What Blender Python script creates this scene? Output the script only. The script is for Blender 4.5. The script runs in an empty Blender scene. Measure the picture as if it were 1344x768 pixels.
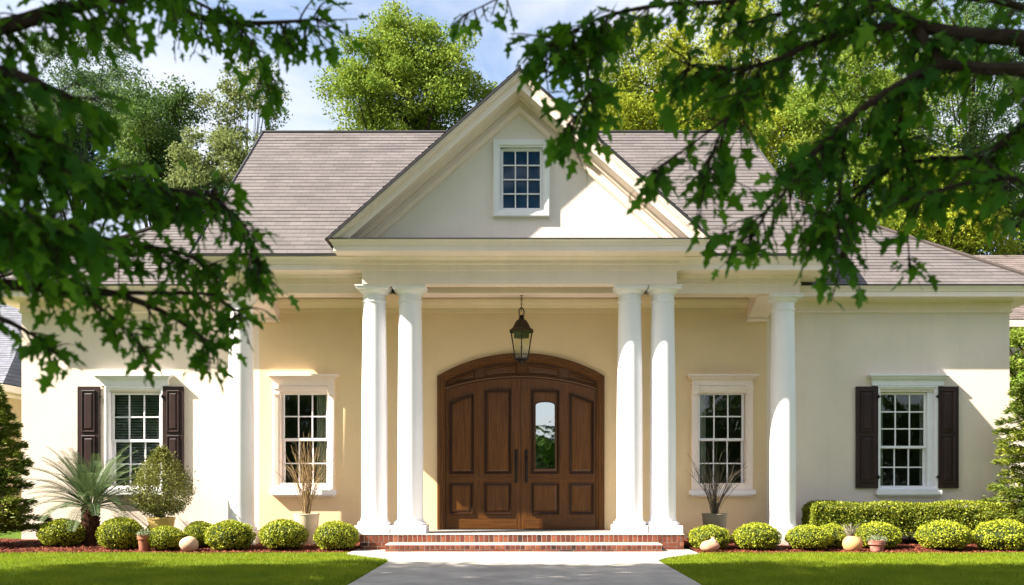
import bpy, bmesh, math, random
import numpy as np
from mathutils import Vector, Matrix

random.seed(7)
rng = np.random.default_rng(7)
scene = bpy.context.scene
COL = scene.collection
R = math.radians

# ------------------------------------------------------------------ camera, sky, sun, exposure
EYE = 1.1
FPX = 1200.0                      # focal length in pixels of the 1344 wide frame
VPX, VPY = 685.0, 635.0           # where the optical axis meets that frame
cd = bpy.data.cameras.new('camera')
cam = bpy.data.objects.new('camera', cd)
COL.objects.link(cam)
cam.location = (0, 0, EYE)
cam.rotation_euler = (R(90), 0, 0)
cd.sensor_width = 36.0
cd.lens = 36.0 * FPX / 1344.0
cd.shift_x = -(VPX - 672.0) / 1344.0
cd.shift_y = (VPY - 384.0) / 1344.0
cd.clip_start = 0.05
cd.clip_end = 3000
cd.dof.use_dof = True
cd.dof.focus_distance = 15.6
cd.dof.aperture_fstop = 2.4
scene.camera = cam

SUN_DIR = Vector((1.2, 0.40, -1.1)).normalized()          # the way the light travels
sun_el = math.asin(-SUN_DIR.z)
world = bpy.data.worlds.new('World')
scene.world = world
world.use_nodes = True
wn, wl = world.node_tree.nodes, world.node_tree.links
wn.clear()
w_out = wn.new('ShaderNodeOutputWorld')
w_bg = wn.new('ShaderNodeBackground')
w_bg.inputs['Strength'].default_value = 0.070
sky = wn.new('ShaderNodeTexSky')
sky.sky_type = 'NISHITA'
sky.sun_disc = False
sky.sun_elevation = sun_el
sky.sun_rotation = math.atan2(-SUN_DIR.x, -SUN_DIR.y)
sky.altitude = 100
sky.air_density = 1.0
sky.dust_density = 1.6
sky.ozone_density = 1.0
tc = wn.new('ShaderNodeTexCoord')
mp = wn.new('ShaderNodeMapping')
mp.inputs['Scale'].default_value = (1.0, 1.0, 2.6)
mp.inputs['Rotation'].default_value = (0.0, 0.25, 0.4)
mp.inputs['Location'].default_value = (0.35, 0.2, 0.1)
nz = wn.new('ShaderNodeTexNoise')
nz.inputs['Scale'].default_value = 2.3
nz.inputs['Detail'].default_value = 9
nz.inputs['Roughness'].default_value = 0.58
nz.inputs['Distortion'].default_value = 0.5
cr = wn.new('ShaderNodeValToRGB')
cr.color_ramp.elements[0].position = 0.40
cr.color_ramp.elements[1].position = 0.66
mx = wn.new('ShaderNodeMix')
mx.data_type = 'RGBA'
mx.inputs[7].default_value = (4.4, 4.3, 4.35, 1)             # sunlit cloud
wl.new(tc.outputs['Generated'], mp.inputs['Vector'])
wl.new(mp.outputs['Vector'], nz.inputs['Vector'])
wl.new(nz.outputs['Fac'], cr.inputs['Fac'])
wl.new(cr.outputs['Color'], mx.inputs[0])
wl.new(sky.outputs['Color'], mx.inputs[6])
wl.new(mx.outputs[2], w_bg.inputs['Color'])
wl.new(w_bg.outputs['Background'], w_out.inputs['Surface'])

sd = bpy.data.lights.new('sun', 'SUN')
sd.energy = 5.0
sd.angle = R(0.5)
sd.color = (1.0, 0.915, 0.77)
sun = bpy.data.objects.new('sun', sd)
COL.objects.link(sun)
sun.location = (-30, -15, 40)
sun.rotation_euler = SUN_DIR.to_track_quat('-Z', 'Y').to_euler()

vs = scene.view_settings
vs.view_transform = 'Standard'
vs.look = 'None'
vs.gamma = 1.0
vs.use_curve_mapping = False
vs.exposure = 2.05
scene.render.engine = 'CYCLES'
scene.cycles.max_bounces = 10
scene.cycles.diffuse_bounces = 5
scene.cycles.transparent_max_bounces = 12
scene.cycles.use_denoising = True


def P(px, py, D):
    """x and z of a point seen at a pixel of the photograph, D metres away."""
    return ((px - VPX) / FPX * D, EYE + (VPY - py) / FPX * D)


def PX(px, D):
    return (px - VPX) / FPX * D


def PZ(py, D):
    return EYE + (VPY - py) / FPX * D


# ------------------------------------------------------------------ materials
def new_mat(name):
    m = bpy.data.materials.new(name)
    m.use_nodes = True
    return m, m.node_tree.nodes, m.node_tree.links, m.node_tree.nodes['Principled BSDF']


def paint(name, col, rough=0.55, var=0.06, scale=3.0, bump=0.0, bscale=80.0, spec=0.3, metal=0.0, coat=0.0, dirt=0.0):
    """One colour with blotchy wear, optional fine grain bump."""
    m, n, l, b = new_mat(name)
    co = n.new('ShaderNodeTexCoord')
    no = n.new('ShaderNodeTexNoise')
    no.inputs['Scale'].default_value = scale
    no.inputs['Detail'].default_value = 8
    no.inputs['Roughness'].default_value = 0.6
    l.new(co.outputs['Object'], no.inputs['Vector'])
    mp = n.new('ShaderNodeMapRange')
    mp.inputs['From Min'].default_value = 0.3
    mp.inputs['From Max'].default_value = 0.7
    mp.inputs['To Min'].default_value = 1.0 - var * 1.6
    mp.inputs['To Max'].default_value = 1.0 + var * 0.6
    l.new(no.outputs['Fac'], mp.inputs['Value'])
    mu = n.new('ShaderNodeMix')
    mu.data_type = 'RGBA'
    mu.blend_type = 'MULTIPLY'
    mu.inputs[0].default_value = 1.0
    mu.inputs[6].default_value = (*col, 1)
    l.new(mp.outputs['Result'], mu.inputs[7])
    last = mu.outputs[2]
    if dirt:                                                  # rain streaks running down
        ms = n.new('ShaderNodeMapping')
        ms.inputs['Scale'].default_value = (5.0, 5.0, 0.22)
        l.new(co.outputs['Object'], ms.inputs['Vector'])
        n2 = n.new('ShaderNodeTexNoise')
        n2.inputs['Scale'].default_value = 1.6
        n2.inputs['Detail'].default_value = 6
        l.new(ms.outputs['Vector'], n2.inputs['Vector'])
        m2 = n.new('ShaderNodeMapRange')
        m2.inputs['From Min'].default_value = 0.5
        m2.inputs['From Max'].default_value = 0.8
        m2.inputs['To Min'].default_value = 1.0
        m2.inputs['To Max'].default_value = 1.0 - dirt
        l.new(n2.outputs['Fac'], m2.inputs['Value'])
        mu2 = n.new('ShaderNodeMix')
        mu2.data_type = 'RGBA'
        mu2.blend_type = 'MULTIPLY'
        mu2.inputs[0].default_value = 1.0
        l.new(last, mu2.inputs[6])
        l.new(m2.outputs['Result'], mu2.inputs[7])
        last = mu2.outputs[2]
    l.new(last, b.inputs['Base Color'])
    b.inputs['Roughness'].default_value = rough
    b.inputs['Specular IOR Level'].default_value = spec
    b.inputs['Metallic'].default_value = metal
    b.inputs['Coat Weight'].default_value = coat
    if bump:
        nb = n.new('ShaderNodeTexNoise')
        nb.inputs['Scale'].default_value = bscale
        nb.inputs['Detail'].default_value = 5
        l.new(co.outputs['Object'], nb.inputs['Vector'])
        bp = n.new('ShaderNodeBump')
        bp.inputs['Strength'].default_value = bump
        bp.inputs['Distance'].default_value = 0.01
        l.new(nb.outputs['Fac'], bp.inputs['Height'])
        l.new(bp.outputs['Normal'], b.inputs['Normal'])
    return m


def island_mat(name, cols, rough=0.8, trans=0.0, tcol=None, spec=0.2, noise=0.0, nscale=1.0, bump=0.0):
    """Colour picked for each loose piece (leaf, brick, chip); light may pass through."""
    m, n, l, b = new_mat(name)
    g = n.new('ShaderNodeNewGeometry')
    r = n.new('ShaderNodeValToRGB')
    els = r.color_ramp.elements
    while len(els) < len(cols):
        els.new(0.5)
    for i, c in enumerate(cols):
        els[i].position = i / max(1, len(cols) - 1)
        els[i].color = (*c, 1)
    last = g.outputs['Random Per Island']
    if noise:                                                 # whole sprays differ, not only single leaves
        co = n.new('ShaderNodeTexCoord')
        no = n.new('ShaderNodeTexNoise')
        no.inputs['Scale'].default_value = nscale
        no.inputs['Detail'].default_value = 3
        l.new(co.outputs['Object'], no.inputs['Vector'])
        mr = n.new('ShaderNodeMapRange')
        mr.inputs['From Min'].default_value = 0.33
        mr.inputs['From Max'].default_value = 0.67
        l.new(no.outputs['Fac'], mr.inputs['Value'])
        mm = n.new('ShaderNodeMix')
        mm.inputs[0].default_value = noise
        l.new(last, mm.inputs[2])
        l.new(mr.outputs['Result'], mm.inputs[3])
        last = mm.outputs[0]
    l.new(last, r.inputs['Fac'])
    l.new(r.outputs['Color'], b.inputs['Base Color'])
    b.inputs['Roughness'].default_value = rough
    b.inputs['Specular IOR Level'].default_value = spec
    if bump:
        co2 = n.new('ShaderNodeTexCoord')
        nb = n.new('ShaderNodeTexNoise')
        nb.inputs['Scale'].default_value = 90
        nb.inputs['Detail'].default_value = 4
        l.new(co2.outputs['Object'], nb.inputs['Vector'])
        bp = n.new('ShaderNodeBump')
        bp.inputs['Strength'].default_value = bump
        bp.inputs['Distance'].default_value = 0.01
        l.new(nb.outputs['Fac'], bp.inputs['Height'])
        l.new(bp.outputs['Normal'], b.inputs['Normal'])
    if trans:
        t = n.new('ShaderNodeBsdfTranslucent')
        ms = n.new('ShaderNodeMixShader')
        ms.inputs[0].default_value = trans
        if tcol:
            tm = n.new('ShaderNodeMix')
            tm.data_type = 'RGBA'
            tm.inputs[0].default_value = 0.6
            tm.inputs[7].default_value = (*tcol, 1)
            l.new(r.outputs['Color'], tm.inputs[6])
            l.new(tm.outputs[2], t.inputs['Color'])
        else:
            l.new(r.outputs['Color'], t.inputs['Color'])
        l.new(b.outputs['BSDF'], ms.inputs[1])
        l.new(t.outputs['BSDF'], ms.inputs[2])
        l.new(ms.outputs['Shader'], n['Material Output'].inputs['Surface'])
    return m


def shingle_mat(name, cols):
    """Asphalt shingles: tabs along u, courses along v (uv in metres)."""
    m, n, l, b = new_mat(name)
    uv = n.new('ShaderNodeUVMap')
    uv.uv_map = 'UVMap'
    br = n.new('ShaderNodeTexBrick')
    br.offset = 0.37
    br.inputs['Scale'].default_value = 1.0
    br.inputs['Brick Width'].default_value = 0.24
    br.inputs['Row Height'].default_value = 0.14
    br.inputs['Mortar Size'].default_value = 0.003
    br.inputs['Mortar Smooth'].default_value = 0.3
    br.inputs['Bias'].default_value = 0.0
    br.inputs['Color1'].default_value = (*cols[0], 1)
    br.inputs['Color2'].default_value = (*cols[1], 1)
    br.inputs['Mortar'].default_value = (*[c * 0.45 for c in cols[0]], 1)
    l.new(uv.outputs['UV'], br.inputs['Vector'])
    no = n.new('ShaderNodeTexNoise')
    no.inputs['Scale'].default_value = 1.3
    no.inputs['Detail'].default_value = 9
    no.inputs['Roughness'].default_value = 0.7
    ms = n.new('ShaderNodeMapping')
    ms.inputs['Scale'].default_value = (0.7, 2.4, 1.0)
    l.new(uv.outputs['UV'], ms.inputs['Vector'])
    l.new(ms.outputs['Vector'], no.inputs['Vector'])
    mr = n.new('ShaderNodeMapRange')
    mr.inputs['From Min'].default_value = 0.3
    mr.inputs['From Max'].default_value = 0.7
    mr.inputs['To Min'].default_value = 0.72
    mr.inputs['To Max'].default_value = 1.22
    l.new(no.outputs['Fac'], mr.inputs['Value'])
    mu = n.new('ShaderNodeMix')
    mu.data_type = 'RGBA'
    mu.blend_type = 'MULTIPLY'
    mu.inputs[0].default_value = 1.0
    l.new(br.outputs['Color'], mu.inputs[6])
    l.new(mr.outputs['Result'], mu.inputs[7])
    l.new(mu.outputs[2], b.inputs['Base Color'])
    nb = n.new('ShaderNodeTexNoise')
    nb.inputs['Scale'].default_value = 60
    nb.inputs['Detail'].default_value = 4
    l.new(uv.outputs['UV'], nb.inputs['Vector'])
    bp = n.new('ShaderNodeBump')
    bp.inputs['Strength'].default_value = 0.5
    bp.inputs['Distance'].default_value = 0.01
    l.new(nb.outputs['Fac'], bp.inputs['Height'])
    l.new(bp.outputs['Normal'], b.inputs['Normal'])
    b.inputs['Roughness'].default_value = 0.85
    b.inputs['Specular IOR Level'].default_value = 0.25
    return m


def wood_mat(name, c1, c2, rough=0.4, horiz=False):
    m, n, l, b = new_mat(name)
    co = n.new('ShaderNodeTexCoord')
    mp = n.new('ShaderNodeMapping')
    mp.inputs['Scale'].default_value = (1.2, 30, 30) if horiz else (30, 30, 1.2)
    l.new(co.outputs['Object'], mp.inputs['Vector'])
    no = n.new('ShaderNodeTexNoise')
    no.inputs['Scale'].default_value = 1.6
    no.inputs['Detail'].default_value = 9
    no.inputs['Roughness'].default_value = 0.65
    no.inputs['Distortion'].default_value = 0.6
    l.new(mp.outputs['Vector'], no.inputs['Vector'])
    r = n.new('ShaderNodeValToRGB')
    r.color_ramp.elements[0].position = 0.3
    r.color_ramp.elements[0].color = (*c1, 1)
    r.color_ramp.elements[1].position = 0.7
    r.color_ramp.elements[1].color = (*c2, 1)
    l.new(no.outputs['Fac'], r.inputs['Fac'])
    l.new(r.outputs['Color'], b.inputs['Base Color'])
    b.inputs['Roughness'].default_value = rough
    b.inputs['Specular IOR Level'].default_value = 0.22
    b.inputs['Coat Weight'].default_value = 0.16
    b.inputs['Coat Roughness'].default_value = 0.25
    bp = n.new('ShaderNodeBump')
    bp.inputs['Strength'].default_value = 0.15
    bp.inputs['Distance'].default_value = 0.004
    l.new(no.outputs['Fac'], bp.inputs['Height'])
    l.new(bp.outputs['Normal'], b.inputs['Normal'])
    return m


def glass_mat(name, tint, refl=1.0):
    """Window glass: mostly clear, mirrors the sky at a slant, slightly wavy."""
    m, n, l, b = new_mat(name)
    n.remove(b)
    tr = n.new('ShaderNodeBsdfTransparent')
    tr.inputs['Color'].default_value = (*tint, 1)
    gl = n.new('ShaderNodeBsdfGlossy')
    gl.inputs['Roughness'].default_value = 0.015
    gl.inputs['Color'].default_value = (0.9, 0.95, 1.0, 1)
    fr = n.new('ShaderNodeFresnel')
    fr.inputs['IOR'].default_value = 1.55
    ma = n.new('ShaderNodeMath')
    ma.operation = 'MULTIPLY_ADD'
    ma.inputs[1].default_value = refl
    ma.inputs[2].default_value = 0.03 * refl
    ma.use_clamp = True
    l.new(fr.outputs['Fac'], ma.inputs[0])
    mx = n.new('ShaderNodeMixShader')
    l.new(ma.outputs['Value'], mx.inputs[0])
    l.new(tr.outputs['BSDF'], mx.inputs[1])
    l.new(gl.outputs['BSDF'], mx.inputs[2])
    co = n.new('ShaderNodeTexCoord')
    no = n.new('ShaderNodeTexNoise')
    no.inputs['Scale'].default_value = 3.0
    l.new(co.outputs['Object'], no.inputs['Vector'])
    bp = n.new('ShaderNodeBump')
    bp.inputs['Strength'].default_value = 0.12
    bp.inputs['Distance'].default_value = 0.02
    l.new(no.outputs['Fac'], bp.inputs['Height'])
    l.new(bp.outputs['Normal'], gl.inputs['Normal'])
    l.new(mx.outputs['Shader'], n['Material Output'].inputs['Surface'])
    return m


M = {}
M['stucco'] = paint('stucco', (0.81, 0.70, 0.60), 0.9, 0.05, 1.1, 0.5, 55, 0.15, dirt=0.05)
M['porch_stucco_glow'] = paint('porch_stucco_glow', (0.79, 0.605, 0.375), 0.9, 0.05, 1.1, 0.5, 55, 0.15)  # amber glow of bounced light is put into this wall colour
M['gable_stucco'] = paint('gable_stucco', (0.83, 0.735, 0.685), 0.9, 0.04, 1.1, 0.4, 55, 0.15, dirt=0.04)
M['trim'] = paint('cream_trim', (0.89, 0.755, 0.675), 0.5, 0.04, 2.0, 0.05, 40, 0.35, dirt=0.05)
M['white'] = paint('white_paint', (0.85, 0.83, 0.86), 0.45, 0.03, 2.0, 0.04, 40, 0.35, dirt=0.04)
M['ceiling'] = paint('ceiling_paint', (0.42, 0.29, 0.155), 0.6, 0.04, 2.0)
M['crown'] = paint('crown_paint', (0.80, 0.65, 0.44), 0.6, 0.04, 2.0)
M['shutter'] = paint('dark_shutter', (0.034, 0.016, 0.0145), 0.42, 0.2, 4.0, 0.08, 60, 0.3)
M['drip'] = paint('dark_drip_edge', (0.035, 0.035, 0.04), 0.5, 0.1, 6.0)
M['shingle'] = shingle_mat('taupe_shingle', ((0.098, 0.087, 0.089), (0.122, 0.108, 0.109)))
M['shingle_b'] = shingle_mat('brown_shingle', ((0.115, 0.092, 0.086), (0.15, 0.122, 0.114)))
M['shingle_c'] = shingle_mat('slate_shingle', ((0.12, 0.125, 0.16), (0.17, 0.175, 0.21)))
M['wood'] = wood_mat('door_wood', (0.050, 0.0165, 0.0035), (0.150, 0.057, 0.010), 0.36)
M['wood_h'] = wood_mat('door_wood_across', (0.046, 0.0155, 0.0035), (0.135, 0.051, 0.010), 0.36, True)
M['wood_dark'] = wood_mat('door_wood_dark', (0.014, 0.005, 0.002), (0.045, 0.016, 0.005), 0.34)  # shade in the panel grooves is put into this darker wood
M['iron'] = paint('black_iron', (0.022, 0.016, 0.012), 0.42, 0.2, 12, 0.1, 60, 0.5, 0.6)
M['bronze'] = paint('bronze', (0.055, 0.034, 0.020), 0.45, 0.25, 10, 0.1, 60, 0.5, 0.7)
M['glass'] = glass_mat('window_glass', (0.78, 0.85, 0.78), 0.9)
M['glass_sky'] = paint('gable_sky_glass', (0.012, 0.045, 0.11), 0.06, 0.25, 2.0, spec=0.5)  # opaque pane, the sky reflection is put into its blue colour
M['glass_door'] = glass_mat('door_glass', (0.35, 0.42, 0.48), 7.0)
M['glass_lamp'] = glass_mat('lamp_glass', (0.95, 0.93, 0.88), 0.7)
M['room'] = paint('room_wall', (0.30, 0.25, 0.17), 0.9, 0.1, 1.0)
M['gable_sky_backing'] = paint('gable_sky_backing', (0.035, 0.075, 0.15), 0.9, 0.1, 1.0)  # blue backing for the gable pane, coloured as reflected sky
M['blind'] = paint('blind', (0.50, 0.54, 0.52), 0.6, 0.1, 4.0)
M['curtain'] = paint('curtain', (0.75, 0.72, 0.64), 0.85, 0.1, 6.0)
M['stone'] = paint('porch_stone', (0.24, 0.235, 0.23), 0.7, 0.14, 3.0, 0.2, 60)
M['tread'] = paint('tread_mortar', (0.66, 0.60, 0.52), 0.85, 0.14, 8.0, 0.4, 60)
M['mortar'] = paint('mortar', (0.62, 0.54, 0.46), 0.95, 0.12, 10.0, 0.4, 90)
M['brick'] = island_mat('brick', [(0.045, 0.022, 0.020), (0.17, 0.045, 0.027), (0.11, 0.030, 0.020), (0.25, 0.085, 0.045), (0.15, 0.038, 0.024)], 0.85, bump=0.5)
M['concrete'] = paint('concrete', (0.37, 0.35, 0.32), 0.85, 0.20, 1.7, 0.35, 140, 0.2)
M['mulch'] = paint('mulch', (0.095, 0.026, 0.015), 0.95, 0.4, 30, 1.0, 60, 0.1)
M['chips'] = island_mat('bark_chips', [(0.08, 0.020, 0.011), (0.19, 0.050, 0.027), (0.26, 0.08, 0.045), (0.12, 0.03, 0.018)], 0.9)
M['soil_grass'] = paint('lawn_ground', (0.060, 0.105, 0.012), 0.95, 0.25, 2.5, 0.6, 60, 0.05)
M['grass'] = island_mat('grass_blades', [(0.10, 0.165, 0.007), (0.19, 0.25, 0.011), (0.28, 0.32, 0.016)], 0.6, 0.4, (0.22, 0.32, 0.02), 0.2, 0.5, 1.7)
M['bark'] = paint('bark', (0.036, 0.026, 0.020), 0.95, 0.35, 12, 0.8, 30, 0.1)
M['bark_pale'] = paint('bark_pale', (0.13, 0.11, 0.085), 0.95, 0.3, 12, 0.8, 30, 0.1)
M['leaf_maple'] = island_mat('maple_leaf', [(0.006, 0.034, 0.004), (0.018, 0.080, 0.007), (0.045, 0.145, 0.010), (0.014, 0.066, 0.006), (0.12, 0.26, 0.016)], 0.6, 0.5, (0.15, 0.36, 0.010), 0.12)
M['leaf_crown'] = island_mat('maple_crown', [(0.02, 0.055, 0.01), (0.04, 0.10, 0.015)], 0.6, 0.3, (0.08, 0.2, 0.012), 0.25)
M['leaf_bright'] = island_mat('bright_foliage', [(0.055, 0.12, 0.016), (0.15, 0.235, 0.026), (0.29, 0.35, 0.065)], 0.7, 0.35, (0.24, 0.28, 0.03), 0.15, 0.6, 0.45)
M['leaf_gold'] = island_mat('golden_foliage', [(0.06, 0.12, 0.014), (0.22, 0.28, 0.022), (0.42, 0.43, 0.035)], 0.7, 0.35, (0.30, 0.30, 0.02), 0.15, 0.6, 0.4)
M['leaf_blue'] = island_mat('blue_green_foliage', [(0.030, 0.075, 0.042), (0.06, 0.115, 0.055), (0.17, 0.22, 0.07)], 0.7, 0.3, (0.10, 0.17, 0.05), 0.15, 0.6, 0.4)
M['leaf_deep'] = island_mat('deep_foliage', [(0.018, 0.055, 0.018), (0.05, 0.105, 0.028), (0.15, 0.21, 0.035)], 0.7, 0.3, (0.10, 0.17, 0.03), 0.15, 0.6, 0.5)
M['leaf_pale'] = island_mat('pale_foliage', [(0.10, 0.14, 0.05), (0.17, 0.20, 0.07)], 0.7, 0.35, (0.22, 0.25, 0.07), 0.15)
M['boxwood'] = island_mat('boxwood_leaf', [(0.12, 0.175, 0.012), (0.30, 0.345, 0.02), (0.50, 0.49, 0.035)], 0.5, 0.22, (0.24, 0.27, 0.02), 0.3)
M['hedge'] = island_mat('hedge_leaf', [(0.07, 0.115, 0.012), (0.19, 0.23, 0.018), (0.36, 0.36, 0.03)], 0.5, 0.22, (0.24, 0.27, 0.02), 0.3)
M['boxwood_core'] = paint('boxwood_core', (0.020, 0.035, 0.008), 0.95, 0.3, 20)
M['evergreen'] = island_mat('evergreen_spray', [(0.045, 0.085, 0.016), (0.14, 0.19, 0.026), (0.33, 0.34, 0.045)], 0.6, 0.2, (0.16, 0.20, 0.03), 0.2, 0.5, 1.6)
M['sago'] = island_mat('sago_leaflet', [(0.045, 0.095, 0.038), (0.085, 0.145, 0.055), (0.16, 0.21, 0.085)], 0.5, 0.2, (0.16, 0.20, 0.08), 0.3)
M['sago_trunk'] = island_mat('sago_trunk', [(0.035, 0.016, 0.010), (0.09, 0.036, 0.020)], 0.95)
M['bush'] = island_mat('bush_leaf', [(0.065, 0.085, 0.016), (0.14, 0.155, 0.030), (0.24, 0.235, 0.055)], 0.55, 0.25, (0.20, 0.22, 0.04), 0.25)
M['twig_straw'] = island_mat('straw_twig', [(0.20, 0.13, 0.060), (0.32, 0.22, 0.11)], 0.8)
M['twig_grey'] = island_mat('grey_twig', [(0.075, 0.062, 0.042), (0.14, 0.12, 0.085)], 0.8)
M['pot_cream'] = paint('cream_pot', (0.62, 0.49, 0.34), 0.7, 0.12, 6, 0.15, 50)
M['pot_taupe'] = paint('taupe_pot', (0.235, 0.195, 0.150), 0.7, 0.14, 6, 0.15, 50)
M['pot_yellow'] = paint('yellow_pot', (0.52, 0.36, 0.12), 0.7, 0.14, 6, 0.15, 50)
M['terracotta'] = paint('terracotta', (0.36, 0.135, 0.075), 0.85, 0.22, 14, 0.3, 50)
M['terracotta_pink'] = paint('terracotta_pink', (0.38, 0.155, 0.12), 0.85, 0.30, 18, 0.4, 40)
M['boulder'] = paint('boulder', (0.55, 0.37, 0.25), 0.85, 0.12, 8, 0.3, 50)
M['clay'] = paint('orange_clay', (0.56, 0.30, 0.13), 0.75, 0.12, 8, 0.2, 50)
M['pink_stone'] = paint('pink_stone', (0.46, 0.24, 0.16), 0.85, 0.16, 8, 0.3, 50)
M['soil'] = paint('soil', (0.03, 0.02, 0.013), 1.0, 0.3, 30, 0.8, 60)
M['tuft'] = island_mat('grey_tuft', [(0.20, 0.18, 0.13), (0.34, 0.31, 0.25)], 0.8)
M['succulent'] = island_mat('succulent', [(0.12, 0.15, 0.07), (0.26, 0.29, 0.18)], 0.6, 0.15)
M['neighbour_wall'] = paint('neighbour_wall', (0.62, 0.46, 0.26), 0.9, 0.06, 1.5, 0.3, 50)


# ------------------------------------------------------------------ mesh helpers
class MB:
    def __init__(s):
        s.v, s.f, s.uv = [], [], []

    def add(s, vs, fs, uvs=None):
        o = len(s.v)
        s.v += [tuple(p) for p in vs]
        for i, f in enumerate(fs):
            s.f.append(tuple(o + k for k in f))
            s.uv.append(uvs[i] if uvs else None)
        return s

    def quad(s, a, b, c, d, uv=None):
        return s.add([a, b, c, d], [(0, 1, 2, 3)], [uv] if uv else None)

    def box(s, x0, x1, y0, y1, z0, z1):
        v = [(x0, y0, z0), (x1, y0, z0), (x1, y1, z0), (x0, y1, z0), (x0, y0, z1), (x1, y0, z1), (x1, y1, z1), (x0, y1, z1)]
        return s.add(v, [(0, 3, 2, 1), (4, 5, 6, 7), (0, 1, 5, 4), (1, 2, 6, 5), (2, 3, 7, 6), (3, 0, 4, 7)])

    def prism_xz(s, poly, y0, y1):
        """polygon in x, z (counter-clockwise seen from the front) pushed from y0 back to y1"""
        n = len(poly)
        v = [(x, y0, z) for x, z in poly] + [(x, y1, z) for x, z in poly]
        f = [tuple(range(n)), tuple(range(2 * n - 1, n - 1, -1))]
        f += [(i, n + i, n + (i + 1) % n, (i + 1) % n) for i in range(n)]
        return s.add(v, f)

    def lathe(s, cx, cy, prof, n=32, cap=True, wob=None):
        """prof: (radius, z) from the bottom up"""
        v, f = [], []
        for r, z in prof:
            for k in range(n):
                a = 2 * math.pi * k / n
                rr = r * (wob(a, z) if wob else 1)
                v.append((cx + rr * math.cos(a), cy + rr * math.sin(a), z))
        for i in range(len(prof) - 1):
            for k in range(n):
                k2 = (k + 1) % n
                f.append((i * n + k, i * n + k2, (i + 1) * n + k2, (i + 1) * n + k))
        if cap:
            f.append(tuple(range(n - 1, -1, -1)))
            f.append(tuple((len(prof) - 1) * n + k for k in range(n)))
        return s.add(v, f)

    def tube(s, pts, rads, n=6, cap=True):
        pts = [Vector(p) for p in pts]
        if not hasattr(rads, '__len__'):
            rads = [rads] * len(pts)
        v, f = [], []
        up = None
        for i, p in enumerate(pts):
            t = (pts[min(i + 1, len(pts) - 1)] - pts[max(i - 1, 0)])
            if t.length < 1e-9:
                t = Vector((0, 0, 1))
            t.normalize()
            if up is None:
                up = Vector((1, 0, 0)) if abs(t.x) < 0.8 else Vector((0, 1, 0))
            a = t.cross(up).normalized()
            b = a.cross(t).normalized()
            up = b
            for k in range(n):
                w = 2 * math.pi * k / n
                v.append(p + (a * math.cos(w) + b * math.sin(w)) * rads[i])
        for i in range(len(pts) - 1):
            for k in range(n):
                k2 = (k + 1) % n
                f.append((i * n + k, i * n + k2, (i + 1) * n + k2, (i + 1) * n + k))
        if cap:
            f.append(tuple(range(n - 1, -1, -1)))
            f.append(tuple((len(pts) - 1) * n + k for k in range(n)))
        return s.add(v, f)

    def sweep_plan(s, path, prof, close_prof=True):
        """moulding: path of (x, y) in plan, prof of (outward, z); outward is right of the path"""
        n = len(path)
        nor = []
        for i in range(n):
            ds = []
            if i > 0:
                d = Vector(path[i]) - Vector(path[i - 1])
                ds.append(d.normalized())
            if i < n - 1:
                d = Vector(path[i + 1]) - Vector(path[i])
                ds.append(d.normalized())
            ns = [Vector((d.y, -d.x)) for d in ds]
            if len(ns) == 2:
                b = (ns[0] + ns[1]).normalized()
                b = b / max(0.2, b.dot(ns[0]))
            else:
                b = ns[0]
            nor.append(b)
        m = len(prof)
        v, f = [], []
        for i in range(n):
            for o, z in prof:
                v.append((path[i][0] + nor[i].x * o, path[i][1] + nor[i].y * o, z))
        for i in range(n - 1):
            for k in range(m if close_prof else m - 1):
                k2 = (k + 1) % m
                f.append((i * m + k, (i + 1) * m + k, (i + 1) * m + k2, i * m + k2))
        if close_prof:
            f.append(tuple(range(m)))
            f.append(tuple((n - 1) * m + k for k in range(m - 1, -1, -1)))
        return s.add(v, f)

    def loops_xz(s, poly, prof, closed=True, fill=True):
        """poly in x, z counter-clockwise; prof of (inset, y): successive inset rings, last one filled"""
        n = len(poly)
        P2 = [Vector(p) for p in poly]
        nor = []
        for i in range(n):
            ns = []
            if closed or i > 0:
                d = (P2[i] - P2[i - 1]).normalized()
                ns.append(Vector((-d.y, d.x)))
            if closed or i < n - 1:
                d = (P2[(i + 1) % n] - P2[i]).normalized()
                ns.append(Vector((-d.y, d.x)))
            b = sum(ns, Vector((0, 0))).normalized()
            nor.append(b / max(0.25, b.dot(ns[0])))
        v, f = [], []
        for ins, y in prof:
            for i in range(n):
                q = P2[i] + nor[i] * ins
                v.append((q.x, y, q.y))
        for k in range(len(prof) - 1):
            for i in range(n if closed else n - 1):
                i2 = (i + 1) % n
                f.append((k * n + i, k * n + i2, (k + 1) * n + i2, (k + 1) * n + i))
        if fill:
            k = len(prof) - 1
            f.append(tuple(k * n + i for i in range(n)))
        return s.add(v, f)

    def build(s, name, mat, parent=None, smooth=None, fix=True):
        me = bpy.data.meshes.new(name)
        me.from_pydata(s.v, [], s.f)
        if any(u is not None for u in s.uv):
            lay = me.uv_layers.new(name='UVMap')
            for p, u in zip(me.polygons, s.uv):
                if u:
                    for li, c in zip(p.loop_indices, u):
                        lay.data[li].uv = c
        if fix:
            bm = bmesh.new()
            bm.from_mesh(me)
            bmesh.ops.recalc_face_normals(bm, faces=bm.faces)
            bm.to_mesh(me)
            bm.free()
        if smooth is not None:
            for p in me.polygons:
                p.use_smooth = True
            me.set_sharp_from_angle(angle=R(smooth))
        me.materials.append(mat)
        o = bpy.data.objects.new(name, me)
        COL.objects.link(o)
        if parent:
            o.parent = parent
            o.matrix_parent_inverse = parent.matrix_world.inverted() if False else Matrix.Translation(-Vector(parent.location))
        return o


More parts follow.
